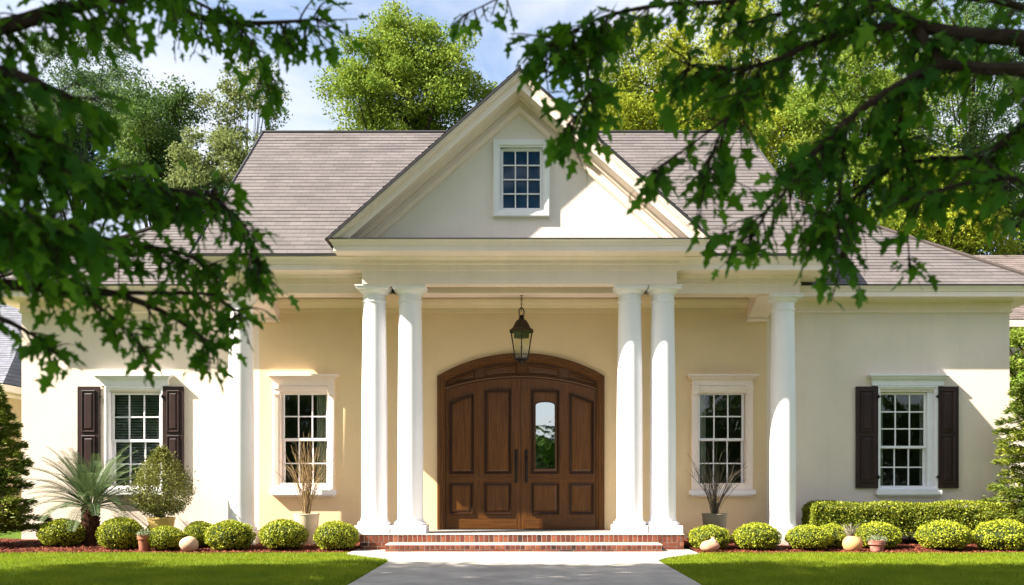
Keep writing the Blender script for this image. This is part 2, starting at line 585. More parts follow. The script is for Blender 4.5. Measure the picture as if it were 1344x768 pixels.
def np_mesh(name, verts, faces, mat, parent=None):
    """verts (N,3), faces (M,k) -> one object"""
    me = bpy.data.meshes.new(name)
    verts = np.asarray(verts, dtype=np.float32)
    faces = np.asarray(faces, dtype=np.int32)
    M_, k = faces.shape
    me.vertices.add(len(verts))
    me.vertices.foreach_set('co', verts.ravel())
    me.loops.add(M_ * k)
    me.loops.foreach_set('vertex_index', faces.ravel())
    me.polygons.add(M_)
    me.polygons.foreach_set('loop_start', np.arange(0, M_ * k, k, dtype=np.int32))
    me.update(calc_edges=True)
    me.materials.append(mat)
    o = bpy.data.objects.new(name, me)
    COL.objects.link(o)
    if parent:
        o.parent = parent
        o.matrix_parent_inverse = Matrix.Translation(-Vector(parent.location))
    return o


def unit(a):
    return a / np.maximum(1e-9, np.linalg.norm(a, axis=-1, keepdims=True))


def leaf_quads(c, d, nrm, L, W, fold=0.12):
    """rhombic leaves: c base (n,3), d direction, nrm facing, L, W arrays"""
    n = len(c)
    s = unit(np.cross(d, nrm))
    nn = unit(np.cross(s, d))
    L = np.broadcast_to(L, n)[:, None]
    W = np.broadcast_to(W, n)[:, None]
    mid = c + d * L * 0.45
    v = np.stack([c, mid + s * W * 0.5 + nn * W * fold, c + d * L, mid - s * W * 0.5 + nn * W * fold], axis=1)
    f = np.arange(4 * n).reshape(n, 4)
    return v.reshape(-1, 3), f


def thing(name, label, cat, loc=(0, 0, 0), group=None, kind=None):
    o = bpy.data.objects.new(name, None)
    o.empty_display_size = 0.2
    COL.objects.link(o)
    o.location = loc
    return tag(o, label, cat, group, kind)


def tag(o, label=None, cat=None, group=None, kind=None):
    if label:
        o['label'] = label
    if cat:
        o['category'] = cat
    if group:
        o['group'] = group
    if kind:
        o['kind'] = kind
    return o


def kids(o):
    return [c for c in COL.objects if c.parent == o]


# ------------------------------------------------------------------ ground
D_WALL = 16.5
g = MB()
g.quad((-600, -300, 0), (600, -300, 0), (600, 900, 0), (-600, 900, 0))
tag(g.build('lawn', M['soil_grass']), 'green mown lawn running out on all sides', 'lawn', kind='structure')

# concrete walk, flaring where it meets the steps
PATH = [(-1.86, -12), (1.92, -12), (1.92, 12.9), (2.10, 13.35), (2.75, 14.12), (2.75, 15.4), (-2.72, 15.4), (-2.72, 14.12), (-2.05, 13.35), (-1.86, 12.9)]
g = MB()
n = len(PATH)
g.add([(x, y, 0.02) for x, y in PATH] + [(x, y, -0.1) for x, y in PATH],
      [tuple(range(n))] + [(i, n + i, n + (i + 1) % n, (i + 1) % n) for i in range(n)])
tag(g.build('path', M['concrete']), 'pale concrete walk leading up to the brick steps', 'path', kind='structure')

# mulch beds, rising gently towards the wall
def bed_z(x, y):
    return 0.012 + 0.09 * min(1, max(0, (y - 14.5) / 1.6)) + 0.012 * math.sin(x * 3.1) * math.sin(y * 4.3)


def bed_front(x):
    return 14.28 + 0.05 * math.sin(x * 1.7) + 0.03 * math.sin(x * 4.1 + 1)


for (bx0, bx1) in ((-13.5, -2.735), (2.765, 13.5)):
    g = MB()
    nx, ny = 80, 10
    vs_, fs_ = [], []
    for i in range(nx + 1):
        x = bx0 + (bx1 - bx0) * i / nx
        for j in range(ny + 1):
            y = bed_front(x) + (D_WALL + 0.1 - bed_front(x)) * j / ny
            vs_.append((x, y, bed_z(x, y) if j else 0.004))
    for i in range(nx):
        for j in range(ny):
            a = i * (ny + 1) + j
            fs_.append((a, a + ny + 1, a + ny + 2, a + 1))
    g.add(vs_, fs_)
    tag(g.build('mulch_bed', M['mulch'], smooth=60),
        'red brown mulch bed along the %s wing wall' % ('left' if bx0 < 0 else 'right'), 'flower bed', kind='structure')

# bark chips lying on the beds
nc = 26000
cx = rng.uniform(2.78, 11.5, nc) * np.where(rng.random(nc) < 0.5, -1, 1)
cyf = np.array([bed_front(x) for x in cx])
cy = cyf + (16.3 - cyf) * rng.random(nc) ** 1.6 + 0.01
cz = np.array([bed_z(x, y) for x, y in zip(cx, cy)]) + 0.006
a = rng.uniform(0, 2 * math.pi, nc)
dd = unit(np.stack([np.cos(a), np.sin(a), rng.normal(0, 0.35, nc)], 1))
nn_ = unit(np.stack([rng.normal(0, 0.5, nc), rng.normal(0, 0.5, nc), np.ones(nc)], 1))
v, f = leaf_quads(np.stack([cx, cy, cz], 1), dd, nn_, rng.uniform(0.02, 0.06, nc), rng.uniform(0.012, 0.025, nc))
tag(np_mesh('bark_mulch', v, f, M['chips']), 'loose reddish bark chips strewn over the planting beds', 'mulch', kind='stuff')


# grass blades
def in_path(x, y):
    w = np.where(y < 12.9, 1.90, 1.90 + np.clip((y - 12.9) / 1.22, 0, 1) ** 1.2 * 0.83)
    return np.abs(x - 0.02) < w + 0.005


ng = 330000
u = rng.random(ng)
gy = 9.0 + (14.36 - 9.0) * u
gx = (rng.random(ng) - 0.5) * 2 * (gy * 0.60 + 0.8)
bf = 14.28 + 0.05 * np.sin(gx * 1.7) + 0.03 * np.sin(gx * 4.1 + 1)
keep = (~in_path(gx, gy)) & (gy < bf + 0.02)
gx, gy = gx[keep], gy[keep]
ng = len(gx)
hgt = rng.uniform(0.028, 0.062, ng) * (0.85 + 0.3 * np.sin(gx * 2.3) * np.sin(gy * 3.1))
a = rng.uniform(0, 2 * math.pi, ng)
wv = np.stack([np.cos(a), np.sin(a), np.zeros(ng)], 1) * rng.uniform(0.0035, 0.007, ng)[:, None]
lean = np.stack([rng.normal(0, 0.35, ng), rng.normal(0, 0.35, ng), np.ones(ng)], 1) * hgt[:, None]
base = np.stack([gx, gy, np.zeros(ng)], 1)
v = np.stack([base - wv, base + wv, base + lean], 1).reshape(-1, 3)
f = np.arange(3 * ng).reshape(ng, 3)
tag(np_mesh('grass', v, f, M['grass']), 'short bright green grass blades of the front lawn', 'grass', kind='stuff')

# ------------------------------------------------------------------ house
house = thing('house', 'cream stucco house with a white columned portico, front gable and taupe shingle roof', 'house', (0, D_WALL, 0))
XL, XR = -9.03, 8.80                   # outer corners of the front wall
PXL, PXR = -4.74, 4.42                 # porch part of that wall


def wall_with_holes(x0, x1, z0, z1, holes, y0, y1, arch=None):
    """wall slab with square holes (x0,x1,z0,z1) and reveals; arch: (x0,x1,function z(x))"""
    g = MB()
    if arch:
        ax0, ax1, az = arch
    xs = sorted({x0, x1} | {h[0] for h in holes} | {h[1] for h in holes} | ({ax0, ax1} if arch else set()))
    zs = sorted({z0, z1} | {h[2] for h in holes} | {h[3] for h in holes})
    for i in range(len(xs) - 1):
        xa, xb = xs[i], xs[i + 1]
        if arch and xa >= ax0 - 1e-6 and xb <= ax1 + 1e-6:
            n = 40
            for k in range(n):
                xa_, xb_ = xa + (xb - xa) * k / n, xa + (xb - xa) * (k + 1) / n
                za, zb = az(xa_), az(xb_)
                g.quad((xa_, y0, za), (xb_, y0, zb), (xb_, y0, z1), (xa_, y0, z1))
                g.quad((xa_, y0, za), (xa_, y1, za), (xb_, y1, zb), (xb_, y0, zb))
            continue
        for j in range(len(zs) - 1):
            za, zb = zs[j], zs[j + 1]
            mx_, mz_ = (xa + xb) / 2, (za + zb) / 2
            if any(h[0] < mx_ < h[1] and h[2] < mz_ < h[3] for h in holes):
                continue
            g.quad((xa, y0, za), (xb, y0, za), (xb, y0, zb), (xa, y0, zb))
            g.quad((xa, y1, za), (xa, y1, zb), (xb, y1, zb), (xb, y1, za))
    for h in holes:
        a0, a1, b0, b1 = h
        g.quad((a0, y0, b0), (a0, y1, b0), (a0, y1, b1), (a0, y0, b1))
        g.quad((a1, y0, b0), (a1, y0, b1), (a1, y1, b1), (a1, y1, b0))
        g.quad((a0, y0, b0), (a1, y0, b0), (a1, y1, b0), (a0, y1, b0))
        g.quad((a0, y0, b1), (a0, y1, b1), (a1, y1, b1), (a1, y0, b1))
    return g


WZ0, WZ1 = 1.0, 2.76                    # window opening heights
WIN = {                                  # centre x, opening width
    'wing_l': (PX(177, D_WALL), 0.92),
    'porch_l': (PX(399.5, D_WALL), 0.86),
    'porch_r': (PX(947.5, D_WALL), 0.86),
    'wing_r': (PX(1190.5, D_WALL), 0.98),
}


def hole(k):
    c, w = WIN[k]
    return (c - w / 2, c + w / 2, WZ0, WZ1)


DXC, DHW, DZ0, DZS, DRISE = -0.02, 1.506, 0.27, 3.04, 0.412
DR = (DHW ** 2 + DRISE ** 2) / (2 * DRISE)


def door_arc(x, ins=0.0):
    return DZS + DRISE - DR + math.sqrt(max(0, (DR - ins) ** 2 - (x - DXC) ** 2))


# front walls
wall_with_holes(XL, PXL, 0, 4.50, [hole('wing_l')], D_WALL, D_WALL + 0.24).build('wall', M['stucco'], house, fix=False)
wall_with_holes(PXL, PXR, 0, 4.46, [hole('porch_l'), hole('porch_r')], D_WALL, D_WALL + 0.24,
                arch=(DXC - DHW + 0.03, DXC + DHW - 0.03, lambda x: door_arc(x, 0.03))).build('porch_wall', M['porch_stucco_glow'], house, fix=False)
wall_with_holes(PXR, XR, 0, 4.50, [hole('wing_r')], D_WALL, D_WALL + 0.24).build('wall', M['stucco'], house, fix=False)
# side and rear walls
MB().box(XL, XL + 0.24, D_WALL + 0.24, 24.4, 0, 4.5).build('side_wall', M['stucco'], house)
MB().box(XR - 0.24, XR, D_WALL + 0.24, 24.4, 0, 4.5).build('side_wall', M['stucco'], house)
MB().box(XL + 0.24, XR - 0.24, 24.16, 24.4, 0, 4.5).build('rear_wall', M['stucco'], house)
# rooms behind the glass
g = MB()
g.box(XL + 0.25, XR - 0.25, 19.6, 19.65, 0.0, 4.1)
g.box(XL + 0.25, XR - 0.25, 16.76, 19.6, 0.18, 0.22)
g.box(XL + 0.25, XR - 0.25, 16.76, 19.6, 4.1, 4.14)
g.box(-3.0, -2.95, 16.76, 19.6, 0.22, 4.1)
g.box(3.0, 3.05, 16.76, 19.6, 0.22, 4.1)
g.build('room', M['room'], house)

# wing eaves: moulded fascia, soffit and frieze board round each wing
EZ = 4.39
wing_prof = [(0.0, EZ - 0.21), (0.025, EZ - 0.21), (0.04, EZ - 0.195), (0.04, EZ - 0.175), (0.02, EZ - 0.165), (0.02, EZ - 0.03), (0.06, EZ), (0.44, EZ), (0.44, EZ + 0.085), (0.455, EZ + 0.09), (0.47, EZ + 0.13), (0.50, EZ + 0.165), (0.50, EZ + 0.18), (0.0, EZ + 0.2)]
MB().sweep_plan([(4.73, D_WALL), (XR, D_WALL), (XR, 24.4)], wing_prof).build('cornice', M['trim'], house)
MB().sweep_plan([(XL, 24.4), (XL, D_WALL), (-4.99, D_WALL)], wing_prof).build('cornice', M['trim'], house)

# outer porch entablature
OZ = 4.33
OXL, OXR, OY = -4.97, 4.71, 15.5
out_prof = [(-0.36, OZ), (0, OZ), (0, OZ + 0.135), (0.018, OZ + 0.14), (0.018, OZ + 0.165), (0.006, OZ + 0.175), (0.006, OZ + 0.25), (0.03, OZ + 0.265), (0.06, OZ + 0.30), (0.40, OZ + 0.30), (0.40, OZ + 0.39), (0.415, OZ + 0.40), (0.425, OZ + 0.43), (0.445, OZ + 0.465), (0.48, OZ + 0.495), (0.48, OZ + 0.515), (-0.36, OZ + 0.56)]
MB().sweep_plan([(OXL, 18.2), (OXL, OY), (OXR, OY), (OXR, 18.2)], out_prof).build('porch_entablature', M['trim'], house)
# drip edge of the porch roof
MB().sweep_plan([(OXL, 18.2), (OXL, OY), (OXR, OY), (OXR, 18.2)], [(0.30, OZ + 0.535), (0.50, OZ + 0.518), (0.50, OZ + 0.545), (0.30, OZ + 0.56)]).build('drip_edge', M['drip'], house)

# portico entablature
IZ = 4.40
IXL, IXR, IY = -2.64, 2.56, 15.1
IXC = (IXL + IXR) / 2
in_prof = [(-0.24, IZ), (0, IZ), (0, IZ + 0.215), (0.018, IZ + 0.22), (0.018, IZ + 0.315), (0.035, IZ + 0.325), (0.035, IZ + 0.40), (0.06, IZ + 0.42), (0.10, IZ + 0.445), (0.395, IZ + 0.445), (0.395, IZ + 0.53), (0.41, IZ + 0.54), (0.42, IZ + 0.57), (0.435, IZ + 0.595), (0.455, IZ + 0.61), (0.455, IZ + 0.625), (-0.24, IZ + 0.635)]
MB().sweep_plan([(IXL, 17.0), (IXL, IY), (IXR, IY), (IXR, 17.0)], in_prof).build('portico_entablature', M['trim'], house)
g = MB()
g.sweep_plan([(IXL, 15.6), (IXL, IY), (IXR, IY), (IXR, 15.6)], [(0.0, IZ + 0.637), (0.468, IZ + 0.627), (0.468, IZ + 0.640), (0.0, IZ + 0.652)])
g.build('ledge_flashing', M['drip'], house)

# pediment
PZ0 = IZ + 0.642
SL = 0.885
AP = PZ0 + SL * (IXR - IXL + 0.92) / 2          # apex of the roof surface


def chevron(g, dz0, dz1, y0, y1, z0=PZ0):
    w0, w1 = (AP - dz0 - z0) / SL, (AP - dz1 - z0) / SL
    a0, a1 = AP - dz0, AP - dz1
    g.prism_xz([(IXC - w0, z0), (IXC - w1, z0), (IXC, a1), (IXC, a0)], y0, y1)
    g.prism_xz([(IXC, a0), (IXC, a1), (IXC + w1, z0), (IXC + w0, z0)], y0, y1)


g = MB()
w = (AP - 0.3 - PZ0) / SL
gwc, gw, gz0, gz1 = PX(684.5, 15.1), 0.70, PZ(276, 15.1), PZ(194, 15.1)


def gable_z(x):
    return AP - 0.3 - abs(x - IXC) * SL


xs_ = sorted([IXC - w, IXC + w, IXC, gwc - gw / 2, gwc + gw / 2])
for xa, xb in zip(xs_[:-1], xs_[1:]):
    za, zb = gable_z(xa), gable_z(xb)
    if gwc - gw / 2 - 1e-6 <= xa and xb <= gwc + gw / 2 + 1e-6:
        g.quad((xa, IY, PZ0), (xb, IY, PZ0), (xb, IY, gz0), (xa, IY, gz0))
        g.quad((xa, IY, gz1), (xb, IY, gz1), (xb, IY, zb), (xa, IY, za))
    elif abs(za - PZ0) < 1e-6:
        g.add([(xa, IY, PZ0), (xb, IY, PZ0), (xb, IY, zb)], [(0, 1, 2)])
    elif abs(zb - PZ0) < 1e-6:
        g.add([(xa, IY, PZ0), (xb, IY, PZ0), (xa, IY, za)], [(0, 1, 2)])
    else:
        g.quad((xa, IY, PZ0), (xb, IY, PZ0), (xb, IY, zb), (xa, IY, za))
a0, a1, b0, b1 = gwc - gw / 2, gwc + gw / 2, gz0, gz1
for q in (((a0, b0), (a0, b1)), ((a1, b1), (a1, b0)), ((a1, b0), (a0, b0)), ((a0, b1), (a1, b1))):
    (xa, za), (xb, zb) = q
    g.quad((xa, IY, za), (xb, IY, zb), (xb, IY + 0.2, zb), (xa, IY + 0.2, za))
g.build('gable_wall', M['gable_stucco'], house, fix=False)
g = MB()
chevron(g, 0.045, 0.08, 14.625, 15.12)
chevron(g, 0.08, 0.12, 14.645, 15.12)
chevron(g, 0.12, 0.145, 14.675, 15.12)
chevron(g, 0.145, 0.275, 14.70, 15.12)
chevron(g, 0.275, 0.30, 14.98, 15.12)
chevron(g, 0.30, 0.325, 15.02, 15.12)
chevron(g, 0.425, 0.455, 15.055, 15.12)
chevron(g, 0.455, 0.52, 15.035, 15.12)
chevron(g, 0.52, 0.54, 15.06, 15.12)
g.build('raking_cornice', M['trim'], house)
g = MB()
chevron(g, 0.0, 0.043, 14.60, 14.68, PZ0 - 0.02)
g.build('drip_edge', M['drip'], house)


# ---- roofs: every course of shingles is a tilted strip with a real butt edge
def shingles(g, bl, br, tr, tl, course=0.14, lift=0.008, u0=0.0):
    bl, br, tr, tl = map(Vector, (bl, br, tr, tl))
    nrm = (br - bl).cross(tl - bl)
    if nrm.length < 1e-6:
        nrm = (br - bl).cross(tr - bl)
    nrm.normalize()
    if nrm.z < 0:
        nrm = -nrm
    eave = (br - bl).normalized()
    up = nrm.cross(eave).normalized()
    if up.z < 0:
        up = -up
    H = (tl - bl).dot(up)
    n = max(1, int(round(H / course)))
    for i in range(n):
        t0, t1 = i / n, (i + 1) / n
        a, b = bl.lerp(tl, t0), br.lerp(tr, t0)
        c, d = br.lerp(tr, t1), bl.lerp(tl, t1)
        jit = nrm * (lift + random.uniform(-0.003, 0.003))
        drop = up * random.uniform(-0.004, 0.004)
        a_, b_ = a + jit + drop, b + jit + drop
        uv = lambda p, t: ((p - bl).dot(eave) + u0, t * n * 0.14)
        g.quad(a_, b_, c, d, [uv(a, t0 + 1e-4), uv(b, t0 + 1e-4), uv(c, t1 - 1e-4), uv(d, t1 - 1e-4)])
        g.quad(a - nrm * 0.01, b - nrm * 0.01, b_, a_, [uv(a, t0 + 1e-4)] * 4)


EVZ, EVY = OZ + 0.548, OY - 0.50
RIDZ = PZ(174, 18.7)
RIDY = 18.7
mxl, mxr = OXL - 0.48, OXR + 0.42
rxl, rxr = PX(345, RIDY), PX(979, RIDY)
yb = 2 * RIDY - EVY
g = MB()
shingles(g, (mxl, EVY, EVZ), (mxr, EVY, EVZ), (rxr, RIDY, RIDZ), (rxl, RIDY, RIDZ))
shingles(g, (mxr, EVY, EVZ), (mxr, yb, EVZ), (rxr, RIDY, RIDZ), (rxr, RIDY, RIDZ))
shingles(g, (mxl, yb, EVZ), (mxl, EVY, EVZ), (rxl, RIDY, RIDZ), (rxl, RIDY, RIDZ))
shingles(g, (mxr, yb, EVZ), (mxl, yb, EVZ), (rxl, RIDY, RIDZ), (rxr, RIDY, RIDZ))
main_roof = g.build('roof', M['shingle'], house, fix=False)
g = MB()
g.tube([(rxl - 0.02, RIDY, RIDZ + 0.01), (rxr + 0.02, RIDY, RIDZ + 0.01)], 0.035, 8)
for (ax, ay, az_, bx, by, bz) in ((mxl, EVY, EVZ, rxl, RIDY, RIDZ), (mxr, EVY, EVZ, rxr, RIDY, RIDZ)):
    g.tube([(ax, ay, az_ + 0.01), (bx, by, bz + 0.01)], 0.022, 6)
g.build('ridge_cap', M['drip'], main_roof)

# gable roof over the portico, running back into the main roof
g = MB()
yb2 = 18.6
hw = (AP - (PZ0 - 0.02)) / SL + 0.03
zb_ = AP - SL * hw
shingles(g, (IXC - hw, yb2, zb_ + 0.008), (IXC - hw, 14.60, zb_ + 0.008), (IXC, 14.60, AP + 0.008), (IXC, yb2, AP + 0.008))
shingles(g, (IXC + hw, 14.60, zb_ + 0.008), (IXC + hw, yb2, zb_ + 0.008), (IXC, yb2, AP + 0.008), (IXC, 14.60, AP + 0.008))
groof = g.build('roof', M['shingle'], house, fix=False)
g = MB()
g.tube([(IXC, 14.59, AP + 0.012), (IXC, 18.5, AP + 0.012)], 0.03, 6)
g.build('ridge_cap', M['drip'], groof)

# hipped wing roofs
for sgn in (1, -1):
    wz, wy = EZ + 0.186, D_WALL - 0.51
    xe = (XR + 0.51) if sgn > 0 else (XL - 0.51)
    p2, t = 0.73, 4.45
    xi = 2.5 * sgn
    rx, ry, rz = xe - sgn * t, wy + t, wz + p2 * t
    yb3 = wy + 2 * t
    g = MB()
    if sgn > 0:
        shingles(g, (xi, wy, wz), (xe, wy, wz), (rx, ry, rz), (xi, ry, rz), u0=0.3)
        shingles(g, (xe, wy, wz), (xe, yb3, wz), (rx, ry, rz), (rx, ry, rz))
        shingles(g, (xe, yb3, wz), (xi, yb3, wz), (xi, ry, rz), (rx, ry, rz))
    else:
        shingles(g, (xe, wy, wz), (xi, wy, wz), (xi, ry, rz), (rx, ry, rz), u0=0.1)
        shingles(g, (xe, yb3, wz), (xe, wy, wz), (rx, ry, rz), (rx, ry, rz))
        shingles(g, (xi, yb3, wz), (xe, yb3, wz), (rx, ry, rz), (xi, ry, rz))
    wr = g.build('roof', M['shingle'], house, fix=False)
    g = MB()
    g.tube([(xe, wy, wz + 0.02), (rx, ry, rz + 0.02)], 0.04, 6)
    g.tube([(rx, ry, rz + 0.015), (xi, ry, rz + 0.015)], 0.035, 6)
    g.build('ridge_cap', M['shingle_b'], wr)
    path = [(4.73, D_WALL), (XR, D_WALL), (XR, 24.4)] if sgn > 0 else [(XL, 24.4), (XL, D_WALL), (-4.99, D_WALL)]
    MB().sweep_plan(path, [(0.3, EZ + 0.190), (0.515, EZ + 0.183), (0.515, EZ + 0.205), (0.3, EZ + 0.213)]).build('drip_edge', M['drip'], house)

# upper side walls that carry the main roof ends
MB().box(OXL + 0.05, OXL + 0.25, 16.75, 22.0, 4.2, EVZ - 0.1).build('upper_wall', M['stucco'], house)
MB().box(OXR - 0.25, OXR - 0.05, 16.75, 22.0, 4.2, EVZ - 0.1).build('upper_wall', M['stucco'], house)

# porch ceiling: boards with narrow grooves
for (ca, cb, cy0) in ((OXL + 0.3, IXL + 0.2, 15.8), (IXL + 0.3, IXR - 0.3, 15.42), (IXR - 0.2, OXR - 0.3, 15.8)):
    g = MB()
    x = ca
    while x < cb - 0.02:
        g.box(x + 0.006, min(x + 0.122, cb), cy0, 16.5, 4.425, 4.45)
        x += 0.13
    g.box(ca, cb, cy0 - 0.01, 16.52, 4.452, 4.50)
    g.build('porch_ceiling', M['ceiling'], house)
# crown moulding where wall and ceiling meet
g = MB()
g.sweep_plan([(PXL, D_WALL), (PXR, D_WALL)], [(0, 4.19), (0.02, 4.19), (0.02, 4.27), (0.035, 4.28), (0.06, 4.32), (0.10, 4.35), (0.13, 4.40), (0.13, 4.424), (0, 4.424)])
g.build('crown_moulding', M['crown'], house)
# beams running back to the wall
for (xa, xb) in ((PX(341, D_WALL), PX(367, D_WALL)), (PX(980, D_WALL), PX(1006, D_WALL))):
    g = MB()
    v_ = []
    for xx in (xa, xb):
        v_ += [(xx, 15.62, 4.32), (xx, 15.62, 4.43), (xx, 16.49, 4.43), (xx, 16.49, 4.04)]
    g.add(v_, [(0, 1, 2, 3), (7, 6, 5, 4), (0, 3, 7, 4), (3, 2, 6, 7), (0, 4, 5, 1), (1, 5, 6, 2)])
    g.box(xa - 0.015, xb + 0.015, 16.38, 16.497, 4.015, 4.06)
    g.build('beam', M['trim'], house)
for (xa, xb) in ((IXL + 0.02, IXL + 0.96), (IXR - 0.96, IXR - 0.02)):
    g = MB()
    g.box(xa + 0.22, xb - 0.22, 15.5, 16.49, 4.305, 4.422)
    g.box(xa + 0.19, xb - 0.19, 15.5, 16.49, 4.39, 4.424)
    g.build('beam', M['crown'], house)


# ---- columns
def column(x, y, z0, z1, r0, r1, plinth):
    g = MB()
    zb, zt = z0 + 0.235, z1 - 0.235
    prof = [(r0 * 1.03, zb), (r0 * 1.0, zb + 0.05)]
    H = zt - zb
    for i in range(1, 13):
        t = i / 12
        e = 1.0 if t < 0.3 else 1 - ((t - 0.3) / 0.7) ** 1.7
        prof.append((r1 + (r0 - r1) * e, zb + 0.05 + (H - 0.07) * t))
    g.lathe(x, y, prof, 48, cap=False)
    sh = g.build('column', M['white'], house, smooth=40)
    g = MB()
    h = plinth / 2
    g.box(x - h, x + h, y - h, y + h, z0, z0 + 0.135)
    rb = h * 0.97
    g.lathe(x, y, [(rb * 0.9, z0 + 0.135), (rb * 0.97, z0 + 0.145), (rb, z0 + 0.165), (rb * 0.97, z0 + 0.187), (rb * 0.90, z0 + 0.197), (rb * 0.85, z0 + 0.20), (rb * 0.83, z0 + 0.215), (r0 * 1.05, z0 + 0.235), (r0 * 1.0, z0 + 0.25)], 48)
    g.build('base', M['white'], sh, smooth=40)
    g = MB()
    c = r1 * 1.42
    g.lathe(x, y, [(r1, zt - 0.035), (r1 * 1.08, zt - 0.03), (r1 * 1.10, zt - 0.015), (r1 * 1.08, zt), (r1, zt + 0.005), (r1, zt + 0.10), (r1 * 1.06, zt + 0.105), (r1 * 1.08, zt + 0.115), (r1 * 1.14, zt + 0.12), (r1 * 1.28, zt + 0.15), (r1 * 1.36, zt + 0.172), (r1 * 1.36, zt + 0.178)], 48)
    g.box(x - c, x + c, y - c, y + c, zt + 0.178, zt + 0.214)
    g.box(x - c - 0.018, x + c + 0.018, y - c - 0.018, y + c + 0.018, zt + 0.214, z1 - 0.003)
    g.build('capital', M['white'], sh, smooth=40)
    return sh


for px in (491.5, 538.5, 826.5, 870):
    column(PX(px, 15.4), 15.4, 0.27, IZ, 0.218, 0.188, 0.575)
for px in (316.5, 1027.5):
    column(PX(px, 15.75), 15.75, 0.16, OZ, 0.218, 0.190, 0.56)
    g = MB()
    xx = PX(px, 15.75)
    g.box(xx - 0.34, xx + 0.34, 15.42, 16.1, -0.05, 0.158)
    g.build('column_pad', M['mortar'], house)


# ---- windows
def muntins(g, x0, x1, z0, z1, cols, rows, y0, y1, t=0.011):
    for i in range(1, cols):
        xx = x0 + (x1 - x0) * i / cols
        g.box(xx - t, xx + t, y0, y1, z0, z1)
    for j in range(1, rows):
        zz = z0 + (z1 - z0) * j / rows
        g.box(x0, x1, y0 + 0.002, y1 - 0.002, zz - t, zz + t)


def window(key, rt, rb, hdr, mid, corbels=False, blind=None, casing=0.12, gl_off=0.0):
    c, w = WIN[key]
    x0, x1 = c - w / 2, c + w / 2
    y = D_WALL
    g = MB()                                                   # casing
    g.loops_xz([(x0 - casing, WZ0 - 0.01), (x1 + casing, WZ0 - 0.01), (x1 + casing, WZ1 + 0.10), (x0 - casing, WZ1 + 0.10)],
               [(0, y + 0.005), (0, y - 0.05), (0.02, y - 0.055), (casing - 0.035, y - 0.042), (casing - 0.03, y - 0.03), (casing - 0.004, y - 0.03), (casing + 0.002, y - 0.02), (casing + 0.002, y + 0.19)], fill=False)
    wo = g.build('window', M['white'] if not corbels else M['trim'], house)
    g = MB()                                                   # head: frieze board and crown
    hw = hdr / 2
    zt = WZ1 + 0.105
    g.box(c - hw + 0.085, c + hw - 0.085, y - 0.055, y, zt, zt + 0.115)
    for (o, za, zb) in ((0.06, 0.112, 0.13), (0.045, 0.13, 0.15), (0.025, 0.15, 0.168), (0.0, 0.168, 0.20)):
        g.box(c - hw + o, c + hw - o, y - 0.15 + o * 0.9, y, zt + za + 0.001, zt + zb)
    if corbels:
        for s in (-1, 1):
            xc = c + s * (w / 2 + casing * 0.5)
            g.prism_xz([(xc - 0.055, zt - 0.16), (xc + 0.055, zt - 0.16), (xc + 0.06, zt), (xc - 0.06, zt)], y - 0.085, y - 0.02)
            g.box(xc - 0.045, xc + 0.045, y - 0.1, y - 0.02, zt - 0.06, zt - 0.002)
    g.build('window_head', M['white'] if not corbels else M['trim'], wo)
    g = MB()
    g.box(c - w / 2 - casing - 0.04, c + w / 2 + casing + 0.04, y - 0.11, y + 0.05, WZ0 - 0.095, WZ0 - 0.012)
    g.box(c - w / 2 - casing, c + w / 2 + casing, y - 0.06, y, WZ0 - 0.13, WZ0 - 0.097)
    g.box(x0, x1, y + 0.052, y + 0.2, WZ0 - 0.04, WZ0 + 0.02)
    g.build('sill', M['white'], wo)
    sx0, sx1 = x0 + 0.012, x1 - 0.012 - gl_off
    if gl_off:
        g = MB()
        g.box(sx1 + 0.002, x1 - 0.002, y + 0.03, y + 0.19, WZ0 + 0.022, WZ1 - 0.004)
        g.box(sx1 + 0.06, sx1 + 0.075, y + 0.015, y + 0.029, WZ0 + 0.022, WZ1 - 0.004)
        g.build('jamb', M['white'], wo)
    for (za, zb, rows, yy) in ((mid - 0.005, WZ1 - 0.006, rt, y + 0.075), (WZ0 + 0.022, mid + 0.028, rb, y + 0.122)):
        st = 0.042
        g = MB()
        g.loops_xz([(sx0, za), (sx1, za), (sx1, zb), (sx0, zb)], [(0, yy + 0.04), (0, yy), (st - 0.008, yy), (st, yy + 0.012), (st, yy + 0.035)], fill=False)
        muntins(g, sx0 + st, sx1 - st, za + st, zb - st, 3, rows, yy + 0.004, yy + 0.03)
        g.build('sash', M['white'], wo)
        g = MB()
        xa_, xb_ = sx0 + st - 0.004, sx1 - st + 0.004
        g.quad((xa_, yy + 0.022, za + st), (xb_, yy + 0.022, za + st), (xb_, yy + 0.022, zb - st), (xa_, yy + 0.022, zb - st))
        g.build('pane', M['glass'], wo)
    yy = y + 0.2
    if blind == 'slats':
        g = MB()
        z = WZ1 - 0.05
        while z > WZ0 + 0.06:
            g.quad((x0 + 0.03, yy, z), (x1 - 0.03, yy, z), (x1 - 0.03, yy + 0.03, z + 0.028), (x0 + 0.03, yy + 0.03, z + 0.028))
            z -= 0.048
        g.build('blind', M['blind'], wo, fix=False)
    elif blind:
        spans = {'both': ((x0, x0 + 0.16 * w), (x1 - 0.16 * w, x1)), 'right': ((x1 - 0.30 * w, x1),), 'left': ((x0, x0 + 0.22 * w),)}[blind]
        for (xa_, xb_) in spans:
            g = MB()
            n = 20
            vv = []
            for i in range(n + 1):
                xx = xa_ + (xb_ - xa_) * i / n
                dy = 0.025 * math.sin(i * 1.7) + 0.01 * math.sin(i * 4.1)
                vv += [(xx, yy + 0.05 + dy, 0.4), (xx, yy + 0.05 + dy * 0.7, WZ1 + 0.05)]
            g.add(vv, [(2 * i, 2 * i + 2, 2 * i + 3, 2 * i + 1) for i in range(n)])
            g.build('curtain', M['curtain'], wo, smooth=60)
    return wo


